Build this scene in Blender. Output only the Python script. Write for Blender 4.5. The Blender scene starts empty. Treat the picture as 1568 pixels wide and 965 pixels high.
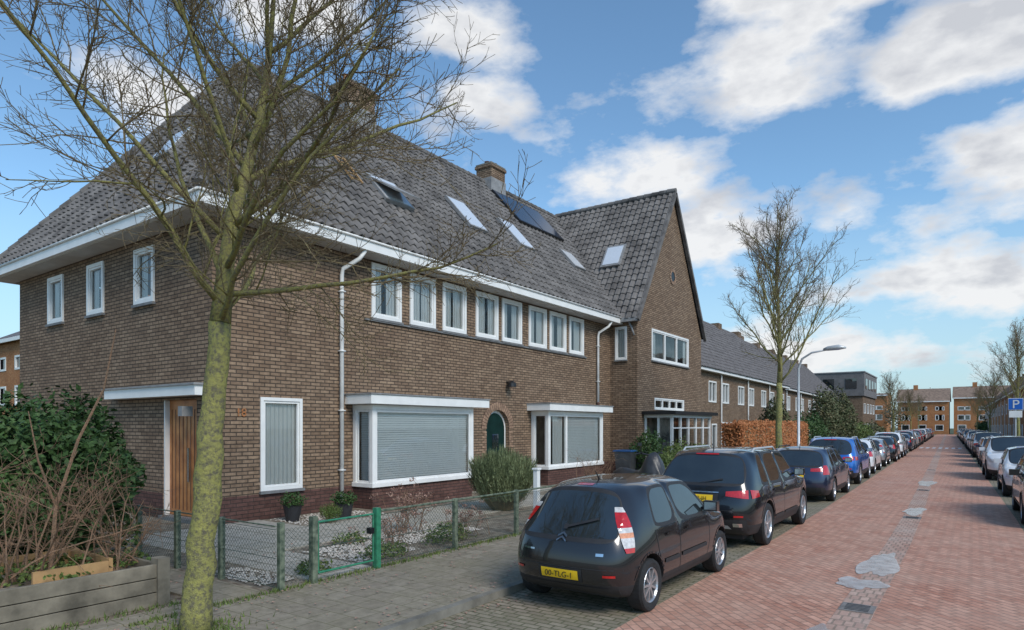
import bpy, bmesh, math, random
from mathutils import Vector, Matrix
from mathutils.bvhtree import BVHTree
R=math.radians
scene=bpy.context.scene
COL=scene.collection
random.seed(7)

# ---------------------------------------------------------------- materials
def newmat(name):
    m=bpy.data.materials.new(name); m.use_nodes=True
    nt=m.node_tree; b=nt.nodes['Principled BSDF']
    return m,nt,b
def N(nt,t,**k):
    n=nt.nodes.new(t)
    for a,v in k.items():
        if a in n.inputs.keys(): n.inputs[a].default_value=v
        else: setattr(n,a,v)
    return n
def mixc(nt,fac,a,b,blend='MIX'):
    m=nt.nodes.new('ShaderNodeMix'); m.data_type='RGBA'; m.blend_type=blend
    for s,v in ((m.inputs[0],fac),(m.inputs[6],a),(m.inputs[7],b)):
        if hasattr(v,'links'): nt.links.new(v,s)
        elif isinstance(v,(int,float)): s.default_value=v
        else: s.default_value=(v[0],v[1],v[2],1)
    return m.outputs[2]
def ramp(nt,inp,p0,p1,c0=(0,0,0),c1=(1,1,1)):
    r=nt.nodes.new('ShaderNodeValToRGB'); e=r.color_ramp.elements
    e[0].position=p0;e[1].position=p1
    e[0].color=(*c0,1);e[1].color=(*c1,1)
    nt.links.new(inp,r.inputs[0]); return r.outputs[0]
def noise(nt,vec,scale,detail=4,rough=.55):
    n=N(nt,'ShaderNodeTexNoise'); n.inputs['Scale'].default_value=scale
    n.inputs['Detail'].default_value=detail; n.inputs['Roughness'].default_value=rough
    nt.links.new(vec,n.inputs['Vector']); return n.outputs[0]
def bump(nt,b,h,strength,dist=.01):
    bp=N(nt,'ShaderNodeBump'); bp.inputs['Strength'].default_value=strength
    bp.inputs['Distance'].default_value=dist
    nt.links.new(h,bp.inputs['Height']); nt.links.new(bp.outputs[0],b.inputs['Normal'])
def simple(name,c,rough=.6,var=.25,scale=6,metal=0,coat=0,bmp=0,c2=None,spec=None,ior=None):
    m,nt,b=newmat(name)
    tc=N(nt,'ShaderNodeTexCoord')
    f=noise(nt,tc.outputs['Object'],scale)
    f=ramp(nt,f,.32,.68)
    a=[x*(1-var) for x in c]; d=c2 if c2 else [min(1,x*(1+var)) for x in c]
    o=mixc(nt,f,a,d); nt.links.new(o,b.inputs['Base Color'])
    b.inputs['Roughness'].default_value=rough; b.inputs['Metallic'].default_value=metal
    b.inputs['Coat Weight'].default_value=coat
    if spec is not None: b.inputs['Specular IOR Level'].default_value=spec
    if ior is not None: b.inputs['IOR'].default_value=ior
    if bmp:
        bump(nt,b,noise(nt,tc.outputs['Object'],scale*6),bmp)
    return m
def brickmat(name,c1,c2,mort,bw=.22,rh=.066,ms=.009,rough=.85,dirt=(.5,.45,.4),wall=True,rot=0,patch=.5,bs=.6,bias=0,pcol=None):
    m,nt,b=newmat(name)
    tc=N(nt,'ShaderNodeTexCoord')
    if wall:
        sp=N(nt,'ShaderNodeSeparateXYZ'); nt.links.new(tc.outputs['Object'],sp.inputs[0])
        ad=N(nt,'ShaderNodeMath',operation='ADD'); nt.links.new(sp.outputs[0],ad.inputs[0]); nt.links.new(sp.outputs[1],ad.inputs[1])
        cb=N(nt,'ShaderNodeCombineXYZ'); nt.links.new(ad.outputs[0],cb.inputs[0]); nt.links.new(sp.outputs[2],cb.inputs[1])
        vec=cb.outputs[0]
    else:
        mp=N(nt,'ShaderNodeMapping'); mp.inputs['Rotation'].default_value=(0,0,rot)
        nt.links.new(tc.outputs['Object'],mp.inputs[0]); vec=mp.outputs[0]
    br=N(nt,'ShaderNodeTexBrick'); nt.links.new(vec,br.inputs['Vector'])
    br.inputs['Scale'].default_value=1; br.inputs['Brick Width'].default_value=bw
    br.inputs['Row Height'].default_value=rh; br.inputs['Mortar Size'].default_value=ms
    br.inputs['Mortar Smooth'].default_value=.25; br.inputs['Bias'].default_value=bias
    br.inputs['Color1'].default_value=(*c1,1);br.inputs['Color2'].default_value=(*c2,1);br.inputs['Mortar'].default_value=(*mort,1)
    big=ramp(nt,noise(nt,tc.outputs['Object'],.9,6,.65),.35,.7)
    fine=ramp(nt,noise(nt,tc.outputs['Object'],9,5,.7),.3,.72,(.68,.68,.68),(1.2,1.2,1.2))
    o=mixc(nt,1.0,br.outputs['Color'],fine,'MULTIPLY')
    dk=mixc(nt,1.0,o,dirt,'MULTIPLY') if pcol is None else mixc(nt,.55,o,pcol)
    mf=N(nt,'ShaderNodeMath',operation='MULTIPLY'); nt.links.new(big,mf.inputs[0]); mf.inputs[1].default_value=patch
    o=mixc(nt,mf.outputs[0],o,dk)
    nt.links.new(o,b.inputs['Base Color']); b.inputs['Roughness'].default_value=rough
    b.inputs['Specular IOR Level'].default_value=.2
    inv=N(nt,'ShaderNodeMath',operation='SUBTRACT'); inv.inputs[0].default_value=1; nt.links.new(br.outputs['Fac'],inv.inputs[1])
    bump(nt,b,inv.outputs[0],bs,.012)
    return m

M={}
M['brick']=brickmat('brown_brick',(.235,.158,.106),(.375,.262,.175),(.095,.072,.056),bw=.26,rh=.080,ms=.012,dirt=(.74,.68,.64),patch=.6,bs=.9)
M['arch']=simple('arch_bricks',(.30,.19,.125),.85,.4,9)
M['plinth']=brickmat('plinth_brick',(.125,.066,.055),(.18,.095,.078),(.07,.05,.045),bw=.26,rh=.080)
M['obrick']=brickmat('orange_brick',(.50,.20,.08),(.62,.29,.12),(.3,.2,.13))
M['road']=brickmat('red_clinker_paving',(.47,.215,.145),(.64,.345,.245),(.26,.155,.115),bw=.2,rh=.1,ms=.009,wall=False,rot=R(45),dirt=(.72,.68,.68),patch=.75,bs=.35,pcol=(.54,.38,.29),rough=.8)
M['park']=brickmat('parking_paving',(.25,.205,.155),(.36,.30,.235),(.12,.115,.07),bw=.2,rh=.1,ms=.012,wall=False,rot=R(0),patch=.9,bs=.5,pcol=(.21,.205,.12))
M['gutterstrip']=brickmat('gutter_bricks',(.44,.25,.19),(.56,.37,.29),(.27,.19,.14),bw=.1,rh=.2,ms=.012,wall=False,patch=.9,bs=.4,pcol=(.50,.42,.36))
M['pave']=brickmat('pavement_slabs',(.27,.23,.18),(.33,.285,.225),(.16,.145,.09),bw=.3,rh=.3,ms=.007,wall=False,patch=.9,bs=.3,pcol=(.22,.20,.12),rough=.95)
M['slab']=brickmat('garden_slabs',(.42,.385,.33),(.50,.455,.39),(.18,.165,.12),bw=.5,rh=.5,ms=.014,wall=False,patch=.8,pcol=(.35,.33,.25))
M['kerb']=simple('kerb_concrete',(.21,.195,.165),.95,.3,3,bmp=.3,spec=.2)
M['ground']=simple('ground_soil',(.09,.085,.04),.95,.5,1.2,bmp=.4,c2=(.07,.10,.03))
M['soil']=simple('garden_soil',(.17,.12,.08),.95,.4,8,bmp=.8,c2=(.33,.28,.21))
M['tile']=simple('roof_tiles',(.145,.133,.125),.75,.35,1.7,c2=(.225,.207,.193),bmp=.15,spec=.2)
M['tile2']=simple('roof_tiles_far',(.15,.138,.135),.8,.3,3,spec=.2)
M['rtile']=simple('roof_tiles_brown',(.24,.165,.12),.8,.3,2)
M['clad']=simple('grey_cladding',(.17,.16,.155),.8,.15,2)
M['white']=simple('white_paint',(.84,.83,.80),.45,.05,3)
M['pipe']=simple('white_pipe',(.78,.77,.74),.5,.12,4)
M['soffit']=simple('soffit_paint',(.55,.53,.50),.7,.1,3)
M['black']=simple('black_paint',(.015,.015,.016),.4,.2,4)
M['sill']=simple('stone_sill',(.19,.19,.19),.7,.2,6)
M['door_g']=simple('dark_green_door',(.008,.028,.024),.6,.2,4,spec=.1)
M['door_w']=simple('varnished_wood_door',(.52,.16,.035),.45,.3,3,c2=(.64,.25,.07))
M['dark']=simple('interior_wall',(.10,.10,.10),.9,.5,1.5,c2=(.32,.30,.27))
M['blind']=simple('blinds',(.84,.85,.83),.6,.02,3)
M['lead']=simple('lead_zinc',(.27,.265,.26),.6,.2,5)
M['solar']=simple('solar_panel',(.01,.014,.03),.15,.2,2,spec=.6)
M['velux']=simple('roof_window_glass',(.84,.86,.88),.15,.02,1,metal=.3)
M['greenp']=simple('green_post_paint',(.085,.13,.085),.7,.45,14,c2=(.20,.23,.16),bmp=.2)
M['greenb']=simple('gate_green_paint',(.04,.22,.12),.45,.25,14)
M['wire']=simple('fence_wire',(.05,.085,.065),.5,.3,8)
M['wood']=simple('weathered_planks',(.155,.135,.10),.85,.4,3,c2=(.30,.26,.195),bmp=.4)
M['wood2']=simple('fresh_planks',(.42,.25,.11),.8,.3,3)
M['stone']=simple('white_gravel',(.55,.50,.43),.85,.4,30)
M['pot']=simple('plant_pot',(.03,.03,.033),.6,.2,5)
M['galv']=simple('galvanised_steel',(.55,.57,.58),.45,.1,4,metal=.3)
M['signblue']=simple('sign_blue',(.01,.12,.5),.4,.05,4)
M['drain']=simple('cast_iron_drain',(.20,.18,.165),.7,.3,10)
M['linew']=simple('white_marking',(.7,.7,.68),.7,.15,8)
M['tyre']=simple('tyre_rubber',(.020,.020,.021),.85,.3,9)
M['rim']=simple('alloy_rim',(.50,.51,.53),.3,.1,4,metal=.7)
M['plast']=simple('black_plastic',(.024,.024,.026),.6,.15,9)
M['carglass']=simple('car_glass',(.020,.026,.028),.03,.3,2,spec=.9,ior=1.7)
M['redl']=simple('tail_light_red',(.50,.012,.012),.15,.2,30,coat=1)
M['clearl']=simple('lamp_clear',(.62,.60,.58),.12,.2,30,coat=1)
M['orangel']=simple('lamp_amber',(.75,.32,.16),.15,.2,30,coat=1)
M['plate']=simple('number_plate_yellow',(.88,.56,.02),.4,.05,5)
M['chrome']=simple('chrome',(.7,.7,.72),.15,.05,5,metal=1)
M['cover']=simple('black_tarpaulin',(.035,.035,.037),.35,.3,5,bmp=.5)
M['bin']=simple('bin_plastic',(.055,.06,.065),.5,.2,5)
M['binb']=simple('bin_blue_lid',(.02,.09,.25),.5,.2,5)

def puddlemat():
    m,nt,b=newmat('wet_patch'); tc=N(nt,'ShaderNodeTexCoord')
    g=ramp(nt,noise(nt,tc.outputs['Object'],5,3,.5),.35,.65,(.42,.32,.27),(.52,.42,.37))
    nt.links.new(g,b.inputs['Base Color']); b.inputs['Roughness'].default_value=.16
    f=ramp(nt,noise(nt,tc.outputs['Object'],6,3,.5),.30,.62,(.55,.55,.55),(.92,.92,.92))
    nt.links.new(f,b.inputs['Alpha']); return m
M['puddle']=puddlemat()
def barkmat(name,c1,c2,c3,sc=14):
    m,nt,b=newmat(name); tc=N(nt,'ShaderNodeTexCoord')
    f=ramp(nt,noise(nt,tc.outputs['Object'],sc,6,.7),.38,.62)
    g=ramp(nt,noise(nt,tc.outputs['Object'],sc*2.2,6,.75),.46,.60)
    o=mixc(nt,f,c1,c2); o=mixc(nt,g,o,c3)
    nt.links.new(o,b.inputs['Base Color']); b.inputs['Roughness'].default_value=.95
    b.inputs['Specular IOR Level'].default_value=.15
    bump(nt,b,noise(nt,tc.outputs['Object'],sc*2.4,6,.75),1.0,.03); return m
M['bark']=barkmat('lichen_bark',(.39,.365,.115),(.29,.275,.105),(.165,.15,.10),9)
M['limb']=barkmat('limb_bark',(.31,.285,.11),(.36,.335,.11),(.19,.165,.11))
M['twig']=barkmat('twig_bark',(.28,.205,.12),(.33,.275,.14),(.19,.145,.10))
M['twigb']=barkmat('pale_twig_bark',(.27,.20,.135),(.31,.25,.165),(.20,.15,.11))
M['twigr']=barkmat('red_twigs',(.40,.23,.14),(.31,.20,.13),(.23,.16,.11))
def leafmat(name,c1,c2):
    m,nt,b=newmat(name); tc=N(nt,'ShaderNodeTexCoord')
    f=ramp(nt,noise(nt,tc.outputs['Object'],3,3),.35,.65)
    g=ramp(nt,noise(nt,tc.outputs['Object'],30,2),.35,.65,(.6,.6,.6),(1.35,1.35,1.35))
    o=mixc(nt,1.0,mixc(nt,f,c1,c2),g,'MULTIPLY')
    nt.links.new(o,b.inputs['Base Color']); b.inputs['Roughness'].default_value=.6
    b.inputs['Specular IOR Level'].default_value=.3
    return m
M['leaf']=leafmat('laurel_leaves',(.030,.068,.018),(.07,.125,.035))
M['leafg']=leafmat('rosemary_leaves',(.12,.15,.07),(.20,.23,.11))
M['leafl']=leafmat('shrub_leaves',(.07,.12,.03),(.17,.20,.06))
M['beech']=leafmat('beech_hedge_leaves',(.36,.12,.04),(.52,.21,.08))
M['conif']=leafmat('conifer_leaves',(.07,.10,.04),(.16,.14,.07))
M['brush']=leafmat('distant_bare_crowns',(.17,.14,.10),(.25,.21,.15))
M['moss']=leafmat('moss_grass',(.08,.13,.03),(.15,.19,.05))
M['dead']=leafmat('dried_flowers',(.30,.17,.13),(.38,.24,.18))

def glassmat():
    m=bpy.data.materials.new('window_glass'); m.use_nodes=True; nt=m.node_tree; nt.nodes.clear()
    o=N(nt,'ShaderNodeOutputMaterial'); mx=N(nt,'ShaderNodeMixShader'); t=N(nt,'ShaderNodeBsdfTransparent')
    t.inputs[0].default_value=(.92,.94,.93,1)
    g=N(nt,'ShaderNodeBsdfGlossy'); g.inputs['Roughness'].default_value=.015
    lw=N(nt,'ShaderNodeLayerWeight'); lw.inputs[0].default_value=.3
    ad=N(nt,'ShaderNodeMath',operation='ADD'); ad.inputs[1].default_value=.06; ad.use_clamp=True
    nt.links.new(lw.outputs['Fresnel'],ad.inputs[0]); nt.links.new(ad.outputs[0],mx.inputs[0])
    nt.links.new(t.outputs[0],mx.inputs[1]); nt.links.new(g.outputs[0],mx.inputs[2]); nt.links.new(mx.outputs[0],o.inputs[0])
    return m
M['glass']=glassmat()
def curtainmat():
    m,nt,b=newmat('curtain_fabric'); tc=N(nt,'ShaderNodeTexCoord')
    sp=N(nt,'ShaderNodeSeparateXYZ'); nt.links.new(tc.outputs['Object'],sp.inputs[0])
    ad=N(nt,'ShaderNodeMath',operation='ADD'); nt.links.new(sp.outputs[0],ad.inputs[0]); nt.links.new(sp.outputs[1],ad.inputs[1])
    ml=N(nt,'ShaderNodeMath',operation='MULTIPLY'); ml.inputs[1].default_value=60; nt.links.new(ad.outputs[0],ml.inputs[0])
    sn=N(nt,'ShaderNodeMath',operation='SINE'); nt.links.new(ml.outputs[0],sn.inputs[0])
    b.inputs['Base Color'].default_value=(.84,.83,.79,1)
    bump(nt,b,sn.outputs[0],.8,.02); return m
M['curtain']=curtainmat()
def paint(name,c,metal=.35,rough=.32):
    return simple(name,c,rough,.05,3,metal=metal,coat=1)

# ---------------------------------------------------------------- mesh builder
class MB:
    def __init__(s,mats): s.v=[];s.f=[];s.m=[];s.mats=mats
    def mi(s,k):
        if k not in s.mats: s.mats.append(k)
        return s.mats.index(k)
    def face(s,pts,k):
        n=len(s.v); s.v+= [tuple(p) for p in pts]; s.f.append(tuple(range(n,n+len(pts)))); s.m.append(s.mi(k))
    def box(s,x0,x1,y0,y1,z0,z1,k):
        x0,x1=sorted((x0,x1));y0,y1=sorted((y0,y1));z0,z1=sorted((z0,z1))
        n=len(s.v); s.v+=[(x0,y0,z0),(x1,y0,z0),(x1,y1,z0),(x0,y1,z0),(x0,y0,z1),(x1,y0,z1),(x1,y1,z1),(x0,y1,z1)]
        for q in ((3,2,1,0),(4,5,6,7),(0,1,5,4),(1,2,6,5),(2,3,7,6),(3,0,4,7)):
            s.f.append(tuple(n+i for i in q)); s.m.append(s.mi(k))
    def obox(s,c,ax,ay,az,k):
        c=Vector(c);ax=Vector(ax);ay=Vector(ay);az=Vector(az)
        n=len(s.v)
        for sz in(-1,1):
            for sx,sy in((-1,-1),(1,-1),(1,1),(-1,1)): s.v.append(tuple(c+ax*sx+ay*sy+az*sz))
        for q in ((3,2,1,0),(4,5,6,7),(0,1,5,4),(1,2,6,5),(2,3,7,6),(3,0,4,7)):
            s.f.append(tuple(n+i for i in q)); s.m.append(s.mi(k))
    def tube(s,pts,rads,n,k,cap=True):
        pts=[Vector(p) for p in pts]; mi=s.mi(k); base=len(s.v); ref=None
        L=len(pts)
        for i,p in enumerate(pts):
            d=(pts[min(i+1,L-1)]-pts[max(i-1,0)])
            if d.length<1e-9: d=Vector((0,0,1))
            d.normalize()
            if ref is None:
                ref=Vector((1,0,0)) if abs(d.x)<.8 else Vector((0,1,0))
            a=d.cross(ref)
            if a.length<1e-6: a=d.cross(Vector((.3,.7,.2)))
            a.normalize(); b=d.cross(a); ref=a.cross(d)*1.0; ref.normalize()
            r=rads[i] if hasattr(rads,'__len__') else rads
            for j in range(n):
                t=2*math.pi*j/n
                q=p+a*(math.cos(t)*r)+b*(math.sin(t)*r); s.v.append((q.x,q.y,q.z))
        for i in range(L-1):
            for j in range(n):
                j2=(j+1)%n
                s.f.append((base+i*n+j,base+i*n+j2,base+(i+1)*n+j2,base+(i+1)*n+j)); s.m.append(mi)
        if cap and n>3:
            s.f.append(tuple(base+j for j in reversed(range(n)))); s.m.append(mi)
            s.f.append(tuple(base+(L-1)*n+j for j in range(n))); s.m.append(mi)
    def build(s,name,parent=None,smooth=False,bev=0):
        me=bpy.data.meshes.new(name); me.from_pydata(s.v,[],s.f); 
        for k in s.mats: me.materials.append(M[k])
        me.polygons.foreach_set('material_index',s.m)
        if smooth: me.polygons.foreach_set('use_smooth',[True]*len(s.f))
        me.update()
        o=bpy.data.objects.new(name,me); COL.objects.link(o)
        if parent: o.parent=parent
        if bev:
            md=o.modifiers.new('bevel','BEVEL'); md.width=bev; md.segments=2; md.limit_method='ANGLE'
        return o
def empty(name,loc=(0,0,0)):
    e=bpy.data.objects.new(name,None); e.location=loc; COL.objects.link(e); e.empty_display_size=.2; return e
def bend(y): return -max(0,y-15)*.025

# ---------------------------------------------------------------- ground / roads
g=MB([]); g.face([(-400,-200,-.03),(400,-200,-.03),(400,700,-.03),(-400,700,-.03)],'ground'); g.build('ground')
def strip(name,x0,x1,z,k,y0=-12,y1=190,step=5,zb=None):
    mb=MB([]); y=y0
    while y<y1:
        b0,b1=bend(y),bend(y+step)
        if zb is None: mb.face([(x0+b0,y,z),(x1+b0,y,z),(x1+b1,y+step,z),(x0+b1,y+step,z)],k)
        else:
            P=[(x0+b0,y),(x1+b0,y),(x1+b1,y+step),(x0+b1,y+step)]
            mb.face([(*p,z) for p in P],k)
            mb.face([(*P[1],zb),(*P[2],zb),(*P[2],z),(*P[1],z)],k)
            mb.face([(*P[3],zb),(*P[0],zb),(*P[0],z),(*P[3],z)],k)
        y+=step
    return mb.build(name)
strip('road',-2.95,.85,0,'road')
strip('parking_lane',-4.6,-2.95,0,'park')
strip('parking_lane',.85,2.5,0,'park')
strip('road_gutter',-1.24,-.88,.004,'gutterstrip')
strip('kerb',-4.70,-4.6,.09,'kerb',zb=-.02)
strip('kerb',2.5,2.62,.11,'kerb',zb=-.02)
strip('pavement',-6.8,-4.70,.086,'pave')
strip('pavement',2.62,4.7,.10,'pave')
g=MB([]); g.face([(-40,-12,.08),(-6.8,-12,.08),(-6.8,33,.08),(-40,33,.08)],'soil'); g.build('garden_ground')
def blob(name,cx,cy,rx,ry,z,k,seed,n=90):
    rnd=random.Random(seed); ph=[rnd.uniform(0,6.28) for _ in range(6)]; pts=[]
    for i in range(n):
        t=2*math.pi*i/n
        r=1+.22*math.sin(2*t+ph[0])+.16*math.sin(3*t+ph[1])+.10*math.sin(5*t+ph[2])+.06*math.sin(9*t+ph[3])
        pts.append((cx+rx*r*math.cos(t),cy+ry*r*math.sin(t),z))
    mb=MB([]); mb.face(pts,k); return mb.build(name)
blob('puddle',-1.12,11.0,.20,1.1,.009,'puddle',3)
blob('puddle',-1.2,9.5,.24,.38,.0095,'puddle',4)
blob('puddle',-1.25,6.6,.16,.6,.009,'puddle',5)
blob('puddle',-1.15,18.3,.24,.7,.009,'puddle',6)
blob('puddle',-1.35,27.5,.22,1.5,.009,'puddle',8)
for yy in (8.2,17.0,24.5,36):
    e=empty('drain_grate'); mb=MB([]); x=-1.06+bend(yy)
    mb.box(x-.17,x+.17,yy-.18,yy+.18,.0,.012,'drain')
    for i in range(5): mb.box(x-.12,x+.12,yy-.13+i*.06,yy-.11+i*.06,.012,.016,'black')
    mb.build('grate',e)
e=empty('crossing_marking'); mb=MB([])
for i in range(7):
    x=-2.7+i*.5+bend(72); mb.box(x,x+.25,71,74,.0,.006,'linew')
mb.build('bars',e)

# ---------------------------------------------------------------- house helpers
def mp(axis,plane):
    if axis=='x': return lambda a,n,z:(plane+n,a,z)
    return lambda a,n,z:(a,plane-n,z)
def nbox(mb,f,a0,a1,n0,n1,z0,z1,k):
    p=f(a0,n0,z0);q=f(a1,n1,z1); mb.box(p[0],q[0],p[1],q[1],p[2],q[2],k)
def wall(mb,axis,plane,a0,a1,z0,z1,holes,k,depth=.12,plinth=None):
    f=mp(axis,plane)
    A=sorted(set([a0,a1]+[h[0] for h in holes]+[h[1] for h in holes]))
    Z=sorted(set([z0,z1]+[h[2] for h in holes]+[h[3] for h in holes]+([plinth] if plinth else [])))
    for i in range(len(A)-1):
        for j in range(len(Z)-1):
            ca=(A[i]+A[i+1])/2; cz=(Z[j]+Z[j+1])/2
            if any(h[0]<ca<h[1] and h[2]<cz<h[3] for h in holes): continue
            kk='plinth' if plinth and cz<plinth else k
            mb.face([f(A[i],0,Z[j]),f(A[i+1],0,Z[j]),f(A[i+1],0,Z[j+1]),f(A[i],0,Z[j+1])],kk)
    for h in holes:
        b0,b1,c0,c1=h[:4]
        for q in (((b0,0,c0),(b0,-depth,c0),(b0,-depth,c1),(b0,0,c1)),((b1,0,c0),(b1,-depth,c0),(b1,-depth,c1),(b1,0,c1)),
                  ((b0,0,c0),(b1,0,c0),(b1,-depth,c0),(b0,-depth,c0)),((b0,0,c1),(b1,0,c1),(b1,-depth,c1),(b0,-depth,c1))):
            mb.face([f(*p) for p in q],k)
def frame(mb,f,a0,a1,n0,n1,z0,z1,w,k):
    nbox(mb,f,a0,a0+w,n0,n1,z0,z1,k); nbox(mb,f,a1-w,a1,n0,n1,z0,z1,k)
    nbox(mb,f,a0+w,a1-w,n0,n1,z0,z0+w,k); nbox(mb,f,a0+w,a1-w,n0,n1,z1-w,z1,k)
def window(mb,axis,plane,a0,a1,z0,z1,panes=1,w=.085,curt=(.3,.3),k='white',proud=.03,sill=True):
    f=mp(axis,plane)
    frame(mb,f,a0,a1,-.07,proud,z0,z1,w,k)
    W=(a1-a0-2*w)/panes
    for i in range(panes):
        b0=a0+w+i*W; b1=b0+W
        if i>0: nbox(mb,f,b0-.035,b0+.035,-.06,proud-.01,z0+w,z1-w,k)
        frame(mb,f,b0+.006,b1-.006,-.06,proud-.022,z0+w+.004,z1-w-.004,.045,k)
        g=-.035
        mb.face([f(b0+.04,g,z0+w+.04),f(b1-.04,g,z0+w+.04),f(b1-.04,g,z1-w-.04),f(b0+.04,g,z1-w-.04)],'glass')
    for s,fr in ((0,curt[0]),(1,curt[1])):
        if fr>0:
            l=(a1-a0)*fr; c0=a0+.02 if s==0 else a1-l; c1=a0+l if s==0 else a1-.02
            mb.face([f(c0,-.10,z0+.02),f(c1,-.10,z0+.02),f(c1,-.10,z1-.02),f(c0,-.10,z1-.02)],'curtain')
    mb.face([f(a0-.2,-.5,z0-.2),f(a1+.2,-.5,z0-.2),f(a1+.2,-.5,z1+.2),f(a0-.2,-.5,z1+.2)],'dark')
    if sill: nbox(mb,f,a0-.03,a1+.03,-.02,.075,z0-.06,z0-.004,'sill')

def tiles(name,parent,o,u,v,width,length,clips=(),tw=.28,th=.35,sub=6,key='tile',amp=.040,lift=.04):
    """pantile sheet. o origin at eave, u unit along eave, v unit up the slope."""
    o=Vector(o);u=Vector(u).normalized();v=Vector(v).normalized();n=u.cross(v)
    if n.z<0:n=-n
    nc=int(width/tw); tw=width/nc; nr=int(round(length/th)); th=length/nr
    S=[(i/sub)*tw for i in range(nc*sub+1)]
    H=[]
    for i in range(len(S)):
        t=(i%sub)/sub
        H.append(amp*(math.sin(2*math.pi*t)+.35*math.sin(4*math.pi*t+.6)))
    verts=[];faces=[];rnd=random.Random(3)
    m=len(S)
    for r in range(nr):
        jit=[rnd.uniform(-.008,.008) for _ in range(nc+1)]; hj=[rnd.uniform(-.006,.006) for _ in range(nc+1)]
        for t,l in ((r*th-.02,lift*0),(r*th-.02,lift),((r+1)*th,.0)):
            for i,s in enumerate(S):
                p=o+u*s+v*(t+jit[i//sub])+n*(H[i]+l+hj[i//sub]); verts.append(p)
    for r in range(nr):
        b=r*3*m
        for q in range(2):
            for i in range(m-1):
                faces.append((b+q*m+i,b+q*m+i+1,b+(q+1)*m+i+1,b+(q+1)*m+i))
    me=bpy.data.meshes.new(name); me.from_pydata(verts,[],faces)
    bm=bmesh.new(); bm.from_mesh(me)
    for co,no in clips:
        bmesh.ops.bisect_plane(bm,geom=bm.verts[:]+bm.edges[:]+bm.faces[:],plane_co=co,plane_no=no,clear_outer=True)
    bmesh.ops.recalc_face_normals(bm,faces=bm.faces[:])
    bm.to_mesh(me); bm.free(); me.materials.append(M[key])
    ob=bpy.data.objects.new(name,me); COL.objects.link(ob); ob.parent=parent
    return ob
def caps(mb,p0,p1,r=.12,k='tile',step=.36):
    p0=Vector(p0);p1=Vector(p1);d=p1-p0;n=max(1,int(d.length/step))
    for i in range(n):
        a=p0+d*(i/n);b=p0+d*((i+1.08)/n)
        mb.tube([a,b],[r*1.12,r*.92],10,k)

# ---------------------------------------------------------------- main brick house
H=empty('brick_house')
FX=-12.2; SY=7.0; BX=-22.2; WX=-11.0; WY0=24.2; WY1=31.7
ups=[(11.14,12.17),(12.49,13.49),(13.79,14.83),(15.29,16.41),(16.62,17.72),(18.14,19.25),(19.46,20.59),(20.82,21.91)]
UZ0,UZ1=4.75,6.12
wb=MB([])
holes=[(a,b,UZ0,UZ1) for a,b in ups]+[(8.06,9.1,.68,2.66),(15.82,17.02,.0,2.56),(10.75,14.15,.75,2.48),(18.5,22.0,.75,2.48)]
wall(wb,'x',FX,SY,WY0,0,6.3,holes,'brick',plinth=.62)
sidew=[(-20.14,-19.17,4.75,5.98),(-17.75,-16.86,4.75,5.98),(-15.34,-14.45,4.75,5.98)]
wall(wb,'y',SY,BX,FX,0,6.3,sidew+[(-14.1,-12.75,0,2.6)],'brick',plinth=.62,depth=.14)
wb.face([(BX,SY,0),(BX,WY1,0),(BX,WY1,6.3),(BX,SY,6.3)],'brick')
wb.face([(BX,WY1,0),(WX,WY1,0),(WX,WY1,6.5),(BX,WY1,6.5)],'brick')
wall(wb,'y',WY0,-12.2,WX,0,6.35,[(-11.98,-11.45,4.75,6.1)],'brick',plinth=.62)
gh=[(25.6,29.9,4.82,6.15),(25.9,29.3,2.75,3.25),(25.3,29.1,.3,2.45)]
wall(wb,'x',WX,WY0,WY1,0,6.35,gh,'brick',plinth=.62)
GA=12.45; GM=(WY0+WY1)/2
wb.face([(WX,WY0,6.35),(WX,WY1,6.35),(WX,GM,GA)],'brick')
wb.box(FX,FX+.012,SY,WY0,4.56,4.66,'brick')
wb.build('walls',H)
pr=MB([])
pr.face([(-14.1,7.14,0),(-14.1,7.9,0),(-14.1,7.9,2.6),(-14.1,7.14,2.6)],'brick')
pr.face([(-12.75,7.14,0),(-12.75,7.9,0),(-12.75,7.9,2.6),(-12.75,7.14,2.6)],'brick')
pr.face([(-14.1,7.1,2.6),(-12.75,7.1,2.6),(-12.75,7.9,2.6),(-14.1,7.9,2.6)],'white')
pr.box(-14.1,-12.75,6.9,7.9,0,.16,'sill')
pr.box(-14.12,-14.05,7.02,7.14,.16,2.6,'white')
pr.box(-14.05,-12.8,7.12,7.17,.16,2.6,'door_w')
for i in range(8): pr.box(-13.95+i*.15,-13.94+i*.15,7.112,7.12,.3,2.4,'plast')
pr.box(-13.2,-13.16,7.05,7.08,.9,1.6,'chrome')
pr.box(-16.2,-12.32,6.72,7.0,2.66,2.86,'white')
pr.box(-16.24,-12.28,6.68,7.02,2.86,2.90,'lead')
pr.build('entrance_porch',H)
w=MB([])
for i,(a,b) in enumerate(ups): window(w,'x',FX,a,b,UZ0,UZ1,1,curt=((.42,.42),(.5,.45),(.47,.44),(.52,.34),(.40,.38),(.45,.43),(.42,.38),(.36,.52))[i],proud=.04)
for a,b,c,d in sidew: window(w,'y',SY,a,b,c,d,1,curt=(.42,.42),proud=.04)
window(w,'x',FX,8.06,9.1,.68,2.66,1,w=.07,curt=(.98,0))
window(w,'y',WY0,-11.98,-11.45,4.75,6.1,1,w=.06,curt=(.9,0))
window(w,'x',WX,25.6,29.9,4.82,6.15,3,w=.08,curt=(.15,.1))
window(w,'x',WX,25.9,29.3,2.75,3.25,4,w=.06,curt=(0,0),sill=False)
w.box(FX+.0,FX+.06,SY+3.9,22.1,4.66,4.70,'sill')
w.build('windows',H)
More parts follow.
